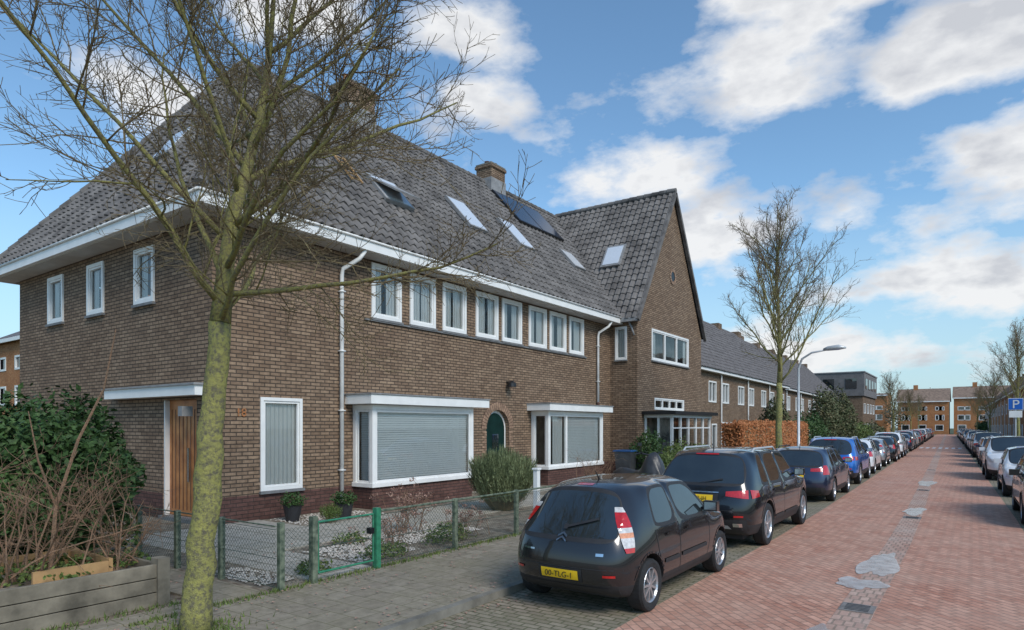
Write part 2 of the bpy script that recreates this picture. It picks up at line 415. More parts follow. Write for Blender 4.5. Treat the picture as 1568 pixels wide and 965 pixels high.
def bay(y0,y1,cy0,cy1,openb=False):
    b=MB([]); X1=-11.5
    b.box(FX+.002,X1-.03,y0+.03,y1-.03,0,.6,'plinth')
    b.box(FX+.002,X1+.03,y0-.03,y1+.03,.6,.70,'white')
    b.box(FX+.002,X1,y0,y1,2.44,2.56,'white')
    for (x,y) in ((X1-.11,y0),(X1-.11,y1-.11),(FX+.01,y0),(FX+.01,y1-.11)):
        b.box(x,x+.11,y,y+.11,.70,2.44,'white')
    f=mp('x',X1)
    if openb:
        nbox(b,f,y0+1.15,y0+1.25,-.1,-.005,.7,2.44,'white')
    frame(b,f,y0+.11,y1-.11,-.08,-.02,.70,2.44,.06,'white')
    b.face([f(y0+.15,-.05,.74),f(y1-.15,-.05,.74),f(y1-.15,-.05,2.4),f(y0+.15,-.05,2.4)],'glass')
    for yy in (y0,y1):
        s=1 if yy==y0 else -1
        fy=(lambda a,n,z,yy=yy,s=s:(a,yy-n*s,z))
        frame(b,fy,FX+.12,X1-.11,-.08,-.02,.70,2.44,.05,'white')
        b.face([fy(FX+.16,-.05,.74),fy(X1-.15,-.05,.74),fy(X1-.15,-.05,2.4),fy(FX+.16,-.05,2.4)],'glass')
    z=.72; yb0=y0+(1.3 if openb else .12)
    while z<2.42:
        b.face([(X1-.13,yb0,z),(X1-.13,y1-.12,z),(X1-.155,y1-.12,z+.052),(X1-.155,yb0,z+.052)],'blind')
        if not openb: b.face([(FX+.15,y0+.13,z),(X1-.16,y0+.13,z),(X1-.16,y0+.155,z+.052),(FX+.15,y0+.155,z+.052)],'blind')
        z+=.056
    if openb:
        b.face([(X1-.16,y0+.5,.72),(X1-.16,y0+1.15,.72),(X1-.16,y0+1.15,2.4),(X1-.16,y0+.5,2.4)],'curtain')
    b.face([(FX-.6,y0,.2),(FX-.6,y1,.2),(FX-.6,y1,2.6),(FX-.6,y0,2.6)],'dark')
    b.box(FX+.1,X1-.25,y0+.2,y1-.2,.70,.74,'white')
    b.box(FX+.002,X1+.22,cy0,cy1,2.57,2.79,'white')
    b.box(FX+.002,X1+.25,cy0-.03,cy1+.03,2.79,2.82,'lead')
    b.build('bay_window',H,bev=.006)
bay(10.55,14.33,10.31,14.78); bay(18.3,22.2,18.05,22.6,True)
ad=MB([]); f=mp('x',FX)
cy=16.42; r=.6; zc=2.56-.6
n=16
arc=[(cy+r*math.cos(math.pi*i/n),zc+r*math.sin(math.pi*i/n)) for i in range(n+1)]
right=[f(cy+r,0.0,2.56)]+[f(a,0.0,z) for a,z in arc[:n//2+1]]
left=[f(cy-r,0.0,2.56)]+[f(a,0.0,z) for a,z in reversed(arc[n//2:])]
ad.face(right,'brick'); ad.face(left,'brick')
for i in range(n):
    (a0,z0),(a1,z1)=arc[i],arc[i+1]
    ad.face([f(a0,0,z0),f(a1,0,z1),f(a1,-.3,z1),f(a0,-.3,z0)],'brick')
for i in range(n):
    t0=math.pi*i/n;t1=math.pi*(i+1)/n
    ad.face([f(cy+(r+d)*math.cos(t),.010,zc+(r+d)*math.sin(t)) for d,t in ((0,t0),(.25,t0),(.25,t1),(0,t1))],'plinth')
for i in range(22):
    t0=math.pi*(i+.08)/22;t1=math.pi*(i+.92)/22
    q=[(cy+(r+d)*math.cos(t),zc+(r+d)*math.sin(t)) for d,t in ((.0,t0),(.24,t0),(.24,t1),(.0,t1))]
    ad.face([f(a,.02,z) for a,z in q],'arch')
for s in (-1,1):
    for i in range(24): ad.box(FX,FX+.018,cy+s*r,cy+s*(r+.11+.1*(i%2)),.1+i*.075,.1+i*.075+.063,'arch')
ad.box(FX-.18,FX-.14,cy-.6,cy+.6,0.05,2.56,'white')
ad.box(FX-.14,FX-.11,cy-.5,cy+.5,.1,zc,'door_g')
pts=[f(cy+.5*math.cos(math.pi*i/16),-.11,zc+.5*math.sin(math.pi*i/16)) for i in range(17)]
ad.face(pts,'door_g')
ad.box(FX-.11,FX-.095,cy-.16,cy+.16,1.35,1.8,'carglass')
ad.box(FX-.11,FX-.06,cy-.42,cy-.38,.95,1.15,'chrome')
ad.box(FX-.1,FX+.35,cy-.75,cy+.75,0,.14,'sill')
ad.build('arched_door',H)
ev=MB([])
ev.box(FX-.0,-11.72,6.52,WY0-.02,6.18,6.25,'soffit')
ev.box(-11.72,-11.62,6.42,WY0-.02,6.20,6.43,'white')
ev.box(BX-.45,-11.72,6.42,6.52,6.20,6.43,'white')
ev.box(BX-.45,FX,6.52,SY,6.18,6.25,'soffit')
ev.box(BX-.52,BX-.45,6.42,WY1,6.17,6.44,'white')
ev.box(-12.1,WX+.12,WY0-.28,WY0-.02,6.25,6.42,'lead')
ev.box(-11.85,-11.62,WY0-.05,WY0+.0,6.17,6.44,'lead')
ev.build('eaves',H)
gp=MB([])
gp.tube([(-11.60,6.4,6.43),(-11.60,WY0-.05,6.43)],.03,8,'white'); gp.tube([(BX-.4,6.40,6.43),(-11.6,6.40,6.43)],.03,8,'white')
def pipe(y,k,z0,k2):
    gp.tube([(-11.7,y+.35,6.2),(-11.78,y+.25,6.0),(-12.08,y,5.75),(-12.12,y,5.6),(-12.12,y,z0)],.05,10,k)
    if z0>.2: gp.tube([(-12.12,y,z0),(-12.12,y,.1)],.05,10,k2)
    for z in (1,2.4,3.8,5.2): gp.box(-12.2,-12.05,y-.065,y+.065,z,z+.03,k)
pipe(10.16,'pipe',.1,'pipe'); pipe(22.97,'pipe',3.0,'plinth')
gp.tube([(-11.35,WY0-.1,6.3),(-11.2,WY0-.1,6.0),(-11.1,WY0-.08,5.7)],.04,8,'lead')
gp.build('downpipes',H,smooth=True)
RX=-17.1; RZ=12.45; HY=10.8
ez=6.46
sl=Vector((RX+11.62,0,RZ-ez)); Ls=sl.length
hipd=Vector((RX+11.62,HY-6.42,0)); 
nf=Vector((hipd.y,-hipd.x,0)); 
if nf.y>0: nf=-nf
tiles('roof_front',H,(-11.60,6.0,ez),(0,1,0),sl,WY1-6.0-1,Ls,[((-11.62,6.42,ez),nf)])
rb=MB([]); rb.face([(BX-.45,6.42,ez),(BX-.45,WY1,ez),(RX,WY1,RZ),(RX,HY,RZ)],'tile')
rb.face([(RX+.05,WY1-.05,RZ-.05),(-11.7,WY1-.05,ez),(BX-.4,WY1-.05,ez)],'brick')
hs=Vector((0,HY-6.42,RZ-ez))
n1=-nf
hl=Vector((RX-(BX-.45),HY-6.42,0)); n2=Vector((-hl.y,hl.x,0))
if n2.x>0:n2=-n2
tiles('roof_hip',H,(BX-.45,6.42,ez),(1,0,0),hs,(-11.62-(BX-.45)),hs.length,[((-11.62,6.42,ez),n1),((BX-.45,6.42,ez),n2)])
rb.build('roof_back',H)
we=WY0-.25; wz=6.38
ws=Vector((0,GM-we,GA+.12-wz))
tiles('roof_wing_south',H,(RX-.2,we,wz),(1,0,0),ws,(WX+.14-(RX-.2)),ws.length)
ws2=Vector((0,GM-(WY1+.25),GA+.12-wz))
tiles('roof_wing_north',H,(RX-.2,WY1+.25,wz),(1,0,0),ws2,(WX+.14-(RX-.2)),ws2.length)
rc=MB([])
caps(rc,(RX,HY,RZ+.04),(RX,WY1,RZ+.04)); caps(rc,(-11.66,6.46,ez+.05),(RX,HY,RZ+.05)); caps(rc,(BX-.4,6.46,ez+.05),(RX,HY,RZ+.05))
caps(rc,(RX,GM,GA+.14),(WX+.14,GM,GA+.14))
for s,yy in ((1,we),(-1,WY1+.25)):
    p0=Vector((WX+.13,yy,wz-.1)); p1=Vector((WX+.13,GM,GA+.02)); d=(p1-p0)
    c=(p0+p1)/2; dn=d.normalized(); up=Vector((1,0,0)).cross(dn)
    rc.obox(c,(.07,0,0),dn*(d.length/2),up*.07,'tile')
rc.build('ridge_tiles',H,smooth=False)
sk=MB([])
vn=sl.normalized(); un=Vector((0,1,0)); nn=un.cross(vn); 
if nn.z<0: nn=-nn
def onroof(X,Y,hw,hh,k,th=.05,frame_k='white'):
    z=ez+ (X+11.62)/(RX+11.62)*(RZ-ez)
    c=Vector((X,Y,z))+nn*.09
    if frame_k: sk.obox(c,un*(hw+.06),vn*(hh+.07),nn*th,frame_k)
    sk.obox(c+nn*(th-.008),un*hw,vn*hh,nn*.015,k)
onroof(-13.64,13.1,.5,.55,'velux',frame_k='lead'); onroof(-14.1,17.1,.42,.75,'velux',frame_k='lead'); onroof(-14.15,20.1,.42,.75,'velux',frame_k='lead'); onroof(-14.0,24.1,.4,.5,'velux',frame_k='lead')
z=ez+(-13.3+11.62)/(RX+11.62)*(RZ-ez)
sk.obox(Vector((-13.45,13.1,z+.55)),un*.52,Vector((-.62,0,.35)),Vector((.01,0,.02)),'lead')
for i in range(2): onroof(-15.9,22.7+i*1.75,.82,1.0,'solar',th=.06,frame_k='black')
for yy in (11.6,11.95):
    z=ez+(-13.9+11.62)/(RX+11.62)*(RZ-ez); sk.obox(Vector((-13.9,yy,z))+nn*.12,un*.02,vn*.6,nn*.02,'wood2')
for i in range(5):
    z=ez+(-13.9+11.62)/(RX+11.62)*(RZ-ez); sk.obox(Vector((-13.9,11.77,z))+nn*.12+vn*(-.5+i*.25),un*.17,vn*.015,nn*.015,'wood2')
wn=ws.normalized(); nw=Vector((-1,0,0)).cross(wn)
if nw.z<0: nw=-nw
c=Vector((-12.9,25.95,wz+(25.95-we)/(GM-we)*(GA+.12-wz)))+nw*.08
sk.obox(c,(.47,0,0),wn*.62,nw*.05,'lead'); sk.obox(c+nw*.05,(.38,0,0),wn*.52,nw*.015,'velux')
sk.build('skylights_and_solar_panels',H)
s2=MB([]); hn=hs.normalized(); hnn=Vector((1,0,0)).cross(hn)
c=Vector((-15.9,8.2,ez+(8.2-6.42)/(HY-6.42)*(RZ-ez)))+hnn*.06
s2.obox(c,(.45,0,0),hn*.55,hnn*.05,'lead'); s2.obox(c+hnn*.05,(.37,0,0),hn*.47,hnn*.012,'velux'); s2.build('skylight_hip',H)
def chimney(x,y,z0,z1,sx,sy,pots):
    c=MB([]); c.box(x-sx,x+sx,y-sy,y+sy,z0,z1-.2,'brick')
    c.box(x-sx-.05,x+sx+.05,y-sy-.05,y+sy+.05,z1-.2,z1-.08,'brick'); c.box(x-sx-.02,x+sx+.02,y-sy-.02,y+sy+.02,z1-.08,z1,'kerb')
    c.box(x-sx-.03,x+sx+.03,y-sy-.03,y+sy+.03,z0,z0+.75,'lead')
    for (dx,dy,h) in pots: c.tube([(x+dx,y+dy,z1),(x+dx,y+dy,z1+h),(x+dx,y+dy,z1+h+.02)],[.1,.085,.13],10,'obrick')
    c.build('chimney',H)
chimney(RX,14.8,11.9,13.45,.45,.58,[(0,-.3,.3),(0,.05,.22),(0,.38,.28)])
chimney(RX,22.5,11.9,13.3,.4,.5,[(0,-.25,.12),(0,.25,.2)])
gd=MB([]); f=mp('x',WX)
pts=[f(GM+.22*math.cos(2*math.pi*i/20),.015,8.75+.22*math.sin(2*math.pi*i/20)) for i in range(20)]
gd.face(pts,'black')
for i in range(14):
    t0=2*math.pi*(i+.08)/14;t1=2*math.pi*(i+.92)/14
    gd.face([f(GM+rr*math.cos(t),.03,8.75+rr*math.sin(t)) for rr,t in ((.22,t0),(.36,t0),(.36,t1),(.22,t1))],'arch')
X0,X1=WX+.002,-9.8; y0,y1=24.9,29.5
gd.box(X0,X1,y0,y1,0,.75,'brick')
gd.box(X0,X1+.25,y0-.3,y1+.3,2.52,2.66,'black'); gd.box(X0,X1+.05,y0-.05,y1+.05,2.4,2.52,'white')
for i in range(6):
    yy=y0+i*(y1-y0-.1)/5; gd.box(X1-.1,X1,yy,yy+.1,.75,2.4,'white')
for xx in (X0,X0+.55,): gd.box(xx,xx+.08,y0,y0+.08,.75,2.4,'white')
gd.box(X1-.06,X1-.01,y0+.1,y1-.1,.75,.83,'white'); gd.box(X1-.06,X1-.01,y0+.1,y1-.1,1.95,2.0,'white')
gd.face([(X1-.05,y0,.75),(X1-.05,y1,.75),(X1-.05,y1,2.4),(X1-.05,y0,2.4)],'glass')
gd.face([(X0,y0+.04,.75),(X1,y0+.04,.75),(X1,y0+.04,2.4),(X0,y0+.04,2.4)],'glass')
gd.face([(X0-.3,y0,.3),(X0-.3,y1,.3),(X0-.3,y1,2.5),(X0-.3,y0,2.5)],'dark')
gd.tube([(FX+.0,16.9,3.45),(FX+.18,16.9,3.45)],.04,8,'black'); gd.tube([(FX+.2,16.9,3.5),(FX+.2,16.9,3.42),(FX+.2,16.9,3.3)],[.03,.14,.15],12,'black')
gd.box(-13.0,-12.85,6.75,6.97,2.25,2.45,'lead')
gd.build('gable_details',H)
cu=bpy.data.curves.new('house_number','FONT'); cu.body='18'; cu.size=.24; cu.extrude=.01
o=bpy.data.objects.new('house_number',cu); COL.objects.link(o); o.parent=H; cu.materials.append(M['obrick'])
o.location=(FX+.015,7.5,2.25); o.rotation_euler=(R(90),0,R(90))

# ---------------------------------------------------------------- other buildings
def terrace(name,xf,y0,y1,ze,xr,zr,sgn,ang,units,wallk='brick',roofk='tile2'):
    e=empty(name,(xf,y0,0)); e.rotation_euler=(0,0,ang)
    L=y1-y0; mb=MB([]); s=sgn
    D=abs(xr-xf); hl=[]; uw=L/units
    for i in range(units):
        b=i*uw; hl+=[(b+.5,b+1.6,.8,2.3),(b+1.75,b+2.9,.8,2.3),(b+uw-1.6,b+uw-.6,.05,2.2),(b+.6,b+2.0,3.5,4.8),(b+uw-2.2,b+uw-.7,3.5,4.8)]
    fn=(lambda a,n,z:(s*n,a,z))
    A=sorted(set([0,L]+[h[0] for h in hl]+[h[1] for h in hl])); Z=sorted(set([0,ze]+[h[2] for h in hl]+[h[3] for h in hl]))
    for i in range(len(A)-1):
        for j in range(len(Z)-1):
            ca=(A[i]+A[i+1])/2; cz=(Z[j]+Z[j+1])/2
            if any(h[0]<ca<h[1] and h[2]<cz<h[3] for h in hl): continue
            mb.face([fn(A[i],0,Z[j]),fn(A[i+1],0,Z[j]),fn(A[i+1],0,Z[j+1]),fn(A[i],0,Z[j+1])],wallk)
    for h in hl:
        frame(mb,fn,h[0],h[1],-.1,.03,h[2],h[3],.09,'white')
        if h[3]>2.25: nbox(mb,fn,(h[0]+h[1])/2-.03,(h[0]+h[1])/2+.03,-.1,.02,h[2],h[3],'white')
        mb.face([fn(h[0],-.08,h[2]),fn(h[1],-.08,h[2]),fn(h[1],-.08,h[3]),fn(h[0],-.08,h[3])],'carglass')
    for a in (0,L):
        mb.face([fn(a,0,0),fn(a,-2*D,0),fn(a,-2*D,ze),fn(a,-D,zr-.05),fn(a,0,ze)],wallk)
    mb.face([fn(0,-2*D,0),fn(L,-2*D,0),fn(L,-2*D,ze),fn(0,-2*D,ze)],wallk)
    nbox(mb,fn,-.1,L+.1,0,.35,ze-.2,ze,'white')
    for i in range(units+1):
        yy=min(max(i*uw,.5),L-.5); mb.box(-s*D-.35,-s*D+.35,yy-.45,yy+.45,zr-.5,zr+.6,'brick')
        if i<units:
            mb.tube([fn(i*uw+.1,.1,0),fn(i*uw+.1,.1,ze)],.05,6,'pipe')
            t=.45; c=Vector(fn(i*uw+uw*.5,-D*t,ze+(zr-ze)*t+.12)); vv=Vector((-s*D,0,zr-ze)).normalized(); n3=Vector((s*(zr-ze),0,D)).normalized()
            mb.obox(c,(0,.45,0),vv*.6,n3*.06,'lead'); mb.obox(c+n3*.06,(0,.38,0),vv*.52,n3*.015,'velux')
            if i%2==0:
                c=Vector(fn(i*uw+uw*.8,-D*.6,ze+(zr-ze)*.6+.12)); mb.obox(c,(0,1.2,0),vv*.9,n3*.05,'solar')
    mb.build('walls_and_windows',e)
    v=Vector((-s*(D+.4),0,(zr-ze)*(D+.4)/D))
    tiles('roof_front',e,(s*.4,-.2,ze-.02),(0,1,0),v,L+.4,v.length,tw=.3,th=.36,sub=4,key=roofk)
    m2=MB([]); m2.face([(-s*D,-.2,zr),(-s*D,L+.2,zr),(-s*(2*D+.3),L+.2,ze),(-s*(2*D+.3),-.2,ze)],roofk)
    caps(m2,(-s*D,-.2,zr+.1),(-s*D,L+.2,zr+.1),k=roofk,step=1.0); m2.build('roof_back',e)
    return e
terrace('terraced_houses',-12.9,34.5,60,5.5,-17,9.9,1,R(1.0),4)
terrace('terraced_houses',-13.8,62,96,5.5,-18,9.9,1,R(1.4),5)
terrace('terraced_houses',4.4,60,160,5.8,9.0,10.2,-1,R(1.4),14,wallk='obrick',roofk='rtile')
e=empty('flat_roofed_building'); mb=MB([])
wall(mb,'y',100,-22,-12.3,0,6.2,[(-20,-18,1,2.4),(-16,-13.8,1,2.4),(-20,-18,3.8,5.2),(-16,-13.8,3.8,5.2)],'brick')
wall(mb,'x',-12.3,100,114,0,6.2,[(101+i*3.2,103+i*3.2,3.8,5.2) for i in range(4)]+[(101+i*3.2,103+i*3.2,1,2.4) for i in range(4)],'brick')
for i in range(4):
    for z in (1,3.8):
        frame(mb,mp('x',-12.3),101+i*3.2,103+i*3.2,-.1,.03,z,z+1.4,.1,'white'); mb.box(-12.42,-12.38,101.05+i*3.2,102.95+i*3.2,z,z+1.4,'carglass')
mb.box(-22.2,-12.1,99.8,114,6.2,9.4,'clad'); mb.box(-22.3,-12.0,99.7,114.1,9.4,9.55,'lead')
for i in range(3): mb.box(-20+i*2.8,-18.6+i*2.8,99.75,99.8,7.2,8.6,'carglass')
for i in range(4): mb.box(-12.1,-12.05,101+i*3.2,103+i*3.2,7.2,8.6,'carglass')
mb.box(-22,-12.3,113.9,114,0,6.2,'brick'); mb.box(-22,-21.9,100,114,0,6.2,'brick')
mb.build('walls',e)
def block(name,x0,x1,y,ze,zr,k,rk,n):
    e=empty(name,(0,0,0)); mb=MB([]); 
    holes=[]; uw=(x1-x0)/n
    for i in range(n):
        b=x0+i*uw; holes+=[(b+.8,b+2.6,.9,2.4),(b+.8,b+2.4,3.5,4.9),(b+uw-2.2,b+uw-.9,3.5,4.9)]
        if ze>7.4: holes+=[(b+.8,b+2.4,6.0,7.0),(b+uw-2.2,b+uw-.9,6.0,7.0)]
    wall(mb,'y',y,x0,x1,0,ze,holes,k)
    for h in holes:
        frame(mb,mp('y',y),h[0],h[1],-.1,.03,h[2],h[3],.14,'white')
        mb.face([(h[0],y+.08,h[2]),(h[1],y+.08,h[2]),(h[1],y+.08,h[3]),(h[0],y+.08,h[3])],'carglass')
    mb.face([(x0-.3,y-.3,ze),(x1+.3,y-.3,ze),(x1+.3,y+5,zr),(x0-.3,y+5,zr)],rk)
    mb.face([(x0-.3,y+10.3,ze),(x1+.3,y+10.3,ze),(x1+.3,y+5,zr),(x0-.3,y+5,zr)],rk)
    for x in (x0,x1): mb.face([(x,y,0),(x,y+10,0),(x,y+10,ze),(x,y+5,zr-.1),(x,y,ze)],k)
    mb.box(x0-.3,x1+.3,y-.4,y-.3,ze-.25,ze,'white')
    for i in range(1,n,2): mb.box(x0+i*uw-.5,x0+i*uw+.5,y+4.5,y+5.5,zr-.5,zr+1,'obrick')
    mb.build('walls_and_roof',e)
block('orange_brick_houses',-40,-17,180,9.6,10.2,'obrick','rtile',5)
block('orange_brick_houses',-16,-5,196,8.4,11.8,'obrick','rtile',3)
block('orange_brick_houses',-4,9,198,9.2,12.2,'obrick','rtile',3)
block('orange_brick_houses',10,34,200,7.6,11.6,'obrick','rtile',4)
block('neighbour_house',-60,-38,17,8.2,11.0,'obrick','tile2',5)

# ---------------------------------------------------------------- trees
def branch_pts(p,d,L,nseg,jit,up,rnd):
    pts=[p.copy()]; d=d.normalized()
    for i in range(nseg):
        d=(d+Vector((rnd.gauss(0,jit),rnd.gauss(0,jit),rnd.gauss(0,jit)+up))).normalized()
        p=p+d*(L/nseg); pts.append(p.copy())
    return pts
def perp_dir(d,ang,rnd):
    a=d.cross(Vector((rnd.uniform(-1,1),rnd.uniform(-1,1),rnd.uniform(-1,1))))
    if a.length<1e-4:a=d.orthogonal()
    a.normalize(); return (d*math.cos(ang)+a*math.sin(ang)).normalized()
def sample(pts,t):
    x=t*(len(pts)-1); i=min(int(x),len(pts)-2); f=x-i
    return pts[i].lerp(pts[i+1],f),(pts[i+1]-pts[i]).normalized()
def bare_tree(name,base,trunk_top,lead_h,r0,r1,nlimb,limbL,spread,kids,seed,loc=None,tw=1.0,bk='bark',lk='limb',tk='twig',lf=.36,tpow=1.25,up1=.05,cang=(28,62),tend=.85,shrink=.5,up2=.07):
    rnd=random.Random(seed); base=Vector(base); top=Vector(trunk_top)
    tb=MB([]); nb=16
    K=14
    pts=[base+(top-base)*(i/K)+Vector((rnd.gauss(0,.012),rnd.gauss(0,.012),0)) for i in range(K+1)]
    pts[0]=base-Vector((0,0,.1))
    rads=[r0*1.15]+[r0+(r1-r0)*(i/K)**.8 for i in range(1,K+1)]
    rads=[q*(1+rnd.uniform(-.05,.07)) for q in rads]
    tb.tube(pts,rads,nb,bk)
    lead=branch_pts(top,(top-base).normalized(),lead_h,8,.05,.05,rnd)
    tb.tube(lead,[r1*(1-.08)*(1-i/8)**1.3*.85+.012 if i else r1 for i in range(9)],9,lk)
    tg=MB([])
    for i in range(nlimb):
        t=(i/nlimb)**tpow*tend
        p,d=sample(lead,t)
        az=i*2.399+rnd.uniform(-.4,.4)
        tilt=R(rnd.uniform(*spread))*(1-.45*t)
        d=Vector((math.cos(az)*math.sin(tilt),math.sin(az)*math.sin(tilt),math.cos(tilt)))
        L=limbL*rnd.uniform(.8,1.15)*(1-shrink*t)
        lr=r1*lf*(1-.5*t)*rnd.uniform(.8,1.15)
        lp=branch_pts(p,d,L,9,.10,up1,rnd)
        tb.tube(lp,[lr*(1-.85*j/9)+.004 for j in range(10)],7,lk)
        for k in range(kids[0]):
            s=.06+.92*(k+rnd.random())/kids[0]; p2,d2=sample(lp,s)
            D=perp_dir(d2,R(rnd.uniform(*cang)),rnd); L2=L*.42*rnd.uniform(.6,1.2)*(1.1-.55*s)
            q=branch_pts(p2,D,L2,6,.13,up2,rnd); r2=max(.0055,lr*.34*(1-.6*s))*tw
            tg.tube(q,[r2*(1-.75*j/6)+.0012*tw for j in range(7)],4,'limb' if r2>.009 else tk)
            for m in range(kids[1]):
                s2=.08+.9*(m+rnd.random())/kids[1]; p3,d3=sample(q,s2)
                D=perp_dir(d3,R(rnd.uniform(25,60)),rnd); L3=L2*.45*rnd.uniform(.5,1.2)
                q3=branch_pts(p3,D,L3,4,.13,up2+.03,rnd); r3=.0040*tw
                tg.tube(q3,[r3,r3*.85,r3*.7,r3*.55,r3*.4],3,tk)
                for w_ in range(kids[2]):
                    s3=.1+.9*rnd.random(); p4,d4=sample(q3,s3)
                    D=perp_dir(d4,R(rnd.uniform(25,65)),rnd); L4=rnd.uniform(.05,.2)*limbL/3.2
                    q4=branch_pts(p4,D,L4,2,.12,.12,rnd); r4=.0027*tw
                    tg.tube(q4,[r4,r4*.85,r4*.9],3,tk)
    e=empty(name,loc or (0,0,0))
    a=tb.build('trunk_and_limbs',e,smooth=True); b=tg.build('twigs',e,smooth=True)
    return e,a,b
bare_tree('bare_street_tree',(-6.08,3.32,.08),(-5.95,3.5,3.05),4.2,.140,.10,20,3.15,(36,84),(14,8,5),11,tw=1.1,lf=.31,up1=.025,up2=.045,tend=.72,shrink=.42)
e2,ta,tb_=bare_tree('bare_street_tree',(0,0,.08),(.05,0,3.5),5.9,.12,.095,28,3.5,(30,50),(10,7,3),23,loc=(-5.35,23.0,0),tw=1.55,tk='twigb',lf=.33,tpow=1.0,cang=(20,45),tend=.8,shrink=.62,up1=.06)
def tree_inst(x,y,s,rot):
    e=empty('bare_street_tree',(x,y,0)); e.scale=(s,s,s); e.rotation_euler=(0,0,rot)
    for src,nm in ((ta,'trunk_and_limbs'),(tb_,'twigs')):
        o=bpy.data.objects.new(nm,src.data); COL.objects.link(o); o.parent=e
for x,y,s,r in ((-5.3+bend(80),80,.8,1),(-5.3+bend(118),118,.8,2),(2.25,50,.85,2.6),(3.2+bend(85),85,.8,4),(3.4+bend(130),130,.9,5),(-5.3+bend(150),150,.85,3)):
    tree_inst(x,y,s,r)

# ---------------------------------------------------------------- shrubs
def leaves(mb,c,rad,n,size,k,rnd,shell=.55,asp=.5,zmin=.1,lump=.25):
    c=Vector(c); ph=[rnd.uniform(0,6.28) for _ in range(6)]
    for _ in range(n):
        d=Vector((rnd.gauss(0,1),rnd.gauss(0,1),rnd.gauss(0,1))).normalized()
        az=math.atan2(d.y,d.x)
        l=1+lump*(math.sin(3*az+ph[0]+2*d.z)*.5+math.sin(5*az+ph[1]+4*d.z)*.4+math.sin(7*d.z+ph[2]+2*az)*.5)
        r=(shell+(1-shell)*rnd.random()**.6)*l
        p=c+Vector((d.x*rad[0]*r,d.y*rad[1]*r,d.z*rad[2]*r))
        if p.z<zmin: continue
        a=Vector((rnd.gauss(0,1),rnd.gauss(0,1),rnd.gauss(0,.7))).normalized()
        b=a.cross(d+Vector((rnd.gauss(0,.5),rnd.gauss(0,.5),rnd.gauss(0,.5))))
        if b.length<1e-3: continue
        b.normalize(); s=size*rnd.uniform(.6,1.3)
        mb.face([p-a*s,p-b*s*asp,p+a*s,p+b*s*asp],k)
def bush(name,c,rad,n,size,k,seed,asp=.5,shell=.5,lump=.25,stems=True):
    rnd=random.Random(seed); mb=MB([])
    leaves(mb,c,rad,n,size,k,rnd,shell,asp,lump=lump)
    if stems:
        for i in range(14):
            a=rnd.uniform(0,6.28); t=Vector((c[0]+math.cos(a)*rad[0]*.7,c[1]+math.sin(a)*rad[1]*.7,c[2]+rad[2]*rnd.uniform(0,.6)))
            b=Vector((c[0]+math.cos(a)*.06,c[1]+math.sin(a)*.06,.05)); mb.tube([b,b.lerp(t,.5)+Vector((0,0,.1)),t],[.015,.01,.005],4,'twig')
    return mb.build(name)
bush('laurel_bush',(-9.55,3.25,1.3),(.95,1.15,1.1),15000,.05,'leaf',1,shell=.6)
bush('laurel_bush',(-11.8,3.6,1.15),(1.2,1.2,1.0),9000,.05,'leaf',2,shell=.6)
bush('green_shrub',(-10.2,23.6,1.0),(.7,.9,.85),4000,.05,'leaf',5)
bush('green_shrub',(-8.3,22.3,.75),(.9,1.1,.75),4500,.05,'leafl',6)
bush('green_shrub',(-7.9,20.3,.6),(.7,.8,.6),3500,.045,'leafl',7)
bush('green_shrub',(-7.7,40.5,1.4),(.9,1.6,1.5),4500,.07,'leaf',8)
for i,(x,y,rx,h) in enumerate(((-8.0,46.5,.9,4.7),(-8.2,50,.8,4.2),(-8.2,53,.9,4.9),(-8.4,58,1.0,4.4),(-8.6,36.5,.8,3.6))):
    bush('conifer',(x,y,h/2),(rx,rx,h/2),3500,.09,'conif',30+i,lump=.15,stems=False)
bush('green_shrub',(-8.5,66,1.2),(1.2,3,1.3),3500,.1,'leafl',9)
bush('green_shrub',(-8.5,76,1.2),(1.2,4,1.2),3500,.1,'conif',12)
bush('green_shrub',(1.6,150,1.4),(1.2,5,1.6),2500,.2,'leaf',10)
rnd=random.Random(77); mb=MB([])
for i in range(34):
    x=rnd.uniform(-60,45); y=rnd.uniform(171,178) if rnd.random()<.35 and not(-12<x<4) else rnd.uniform(216,232); h=rnd.uniform(3.5,5.2) if y<200 else rnd.uniform(5.5,8)
    leaves(mb,(x,y,h),(2.6,2.6,h*.75),420,.28,rnd.choice(['brush','brush','conif']),rnd,shell=.2,lump=.4)
    mb.tube([(x,y,0),(x,y,h)],[.25,.12],6,'twig')
mb.build('distant_trees')
def spiky(name,c,R_,h,n,k,seed,w=.008):
    rnd=random.Random(seed); mb=MB([])
    for _ in range(n):
        a=rnd.uniform(0,6.28); t=rnd.random()**.5*.95
        l=h*rnd.uniform(.55,1.0)*(1-.25*t)
        b=Vector((c[0]+math.cos(a)*R_*.3*t,c[1]+math.sin(a)*R_*.3*t,c[2]))
        e=Vector((c[0]+math.cos(a)*R_*t*1.05,c[1]+math.sin(a)*R_*t*1.05,c[2]+l))
        s0=rnd.uniform(.25,.6)
        p0=b.lerp(e,s0)+Vector((math.cos(a),math.sin(a),0))*R_*.12*t
        side=Vector((-math.sin(a+rnd.uniform(-1,1)),math.cos(a+rnd.uniform(-1,1)),0))*w
        for q in range(5):
            f0=q/5; pc=p0.lerp(e,f0); dd=(e-p0)*.22+Vector((rnd.gauss(0,.03),rnd.gauss(0,.03),0))
            mb.face([pc-side,pc+side,pc+dd+side*.2],k)
        if rnd.random()<.15: mb.tube([b,p0],[.008,.005],4,'twig')
    return mb.build(name)
spiky('rosemary_shrub',(-9.0,12.3,.1),.85,1.6,3800,'leafg',4,w=.013)
spiky('ornamental_grass',(-10.6,8.6,.1),.25,.45,300,'moss',6)
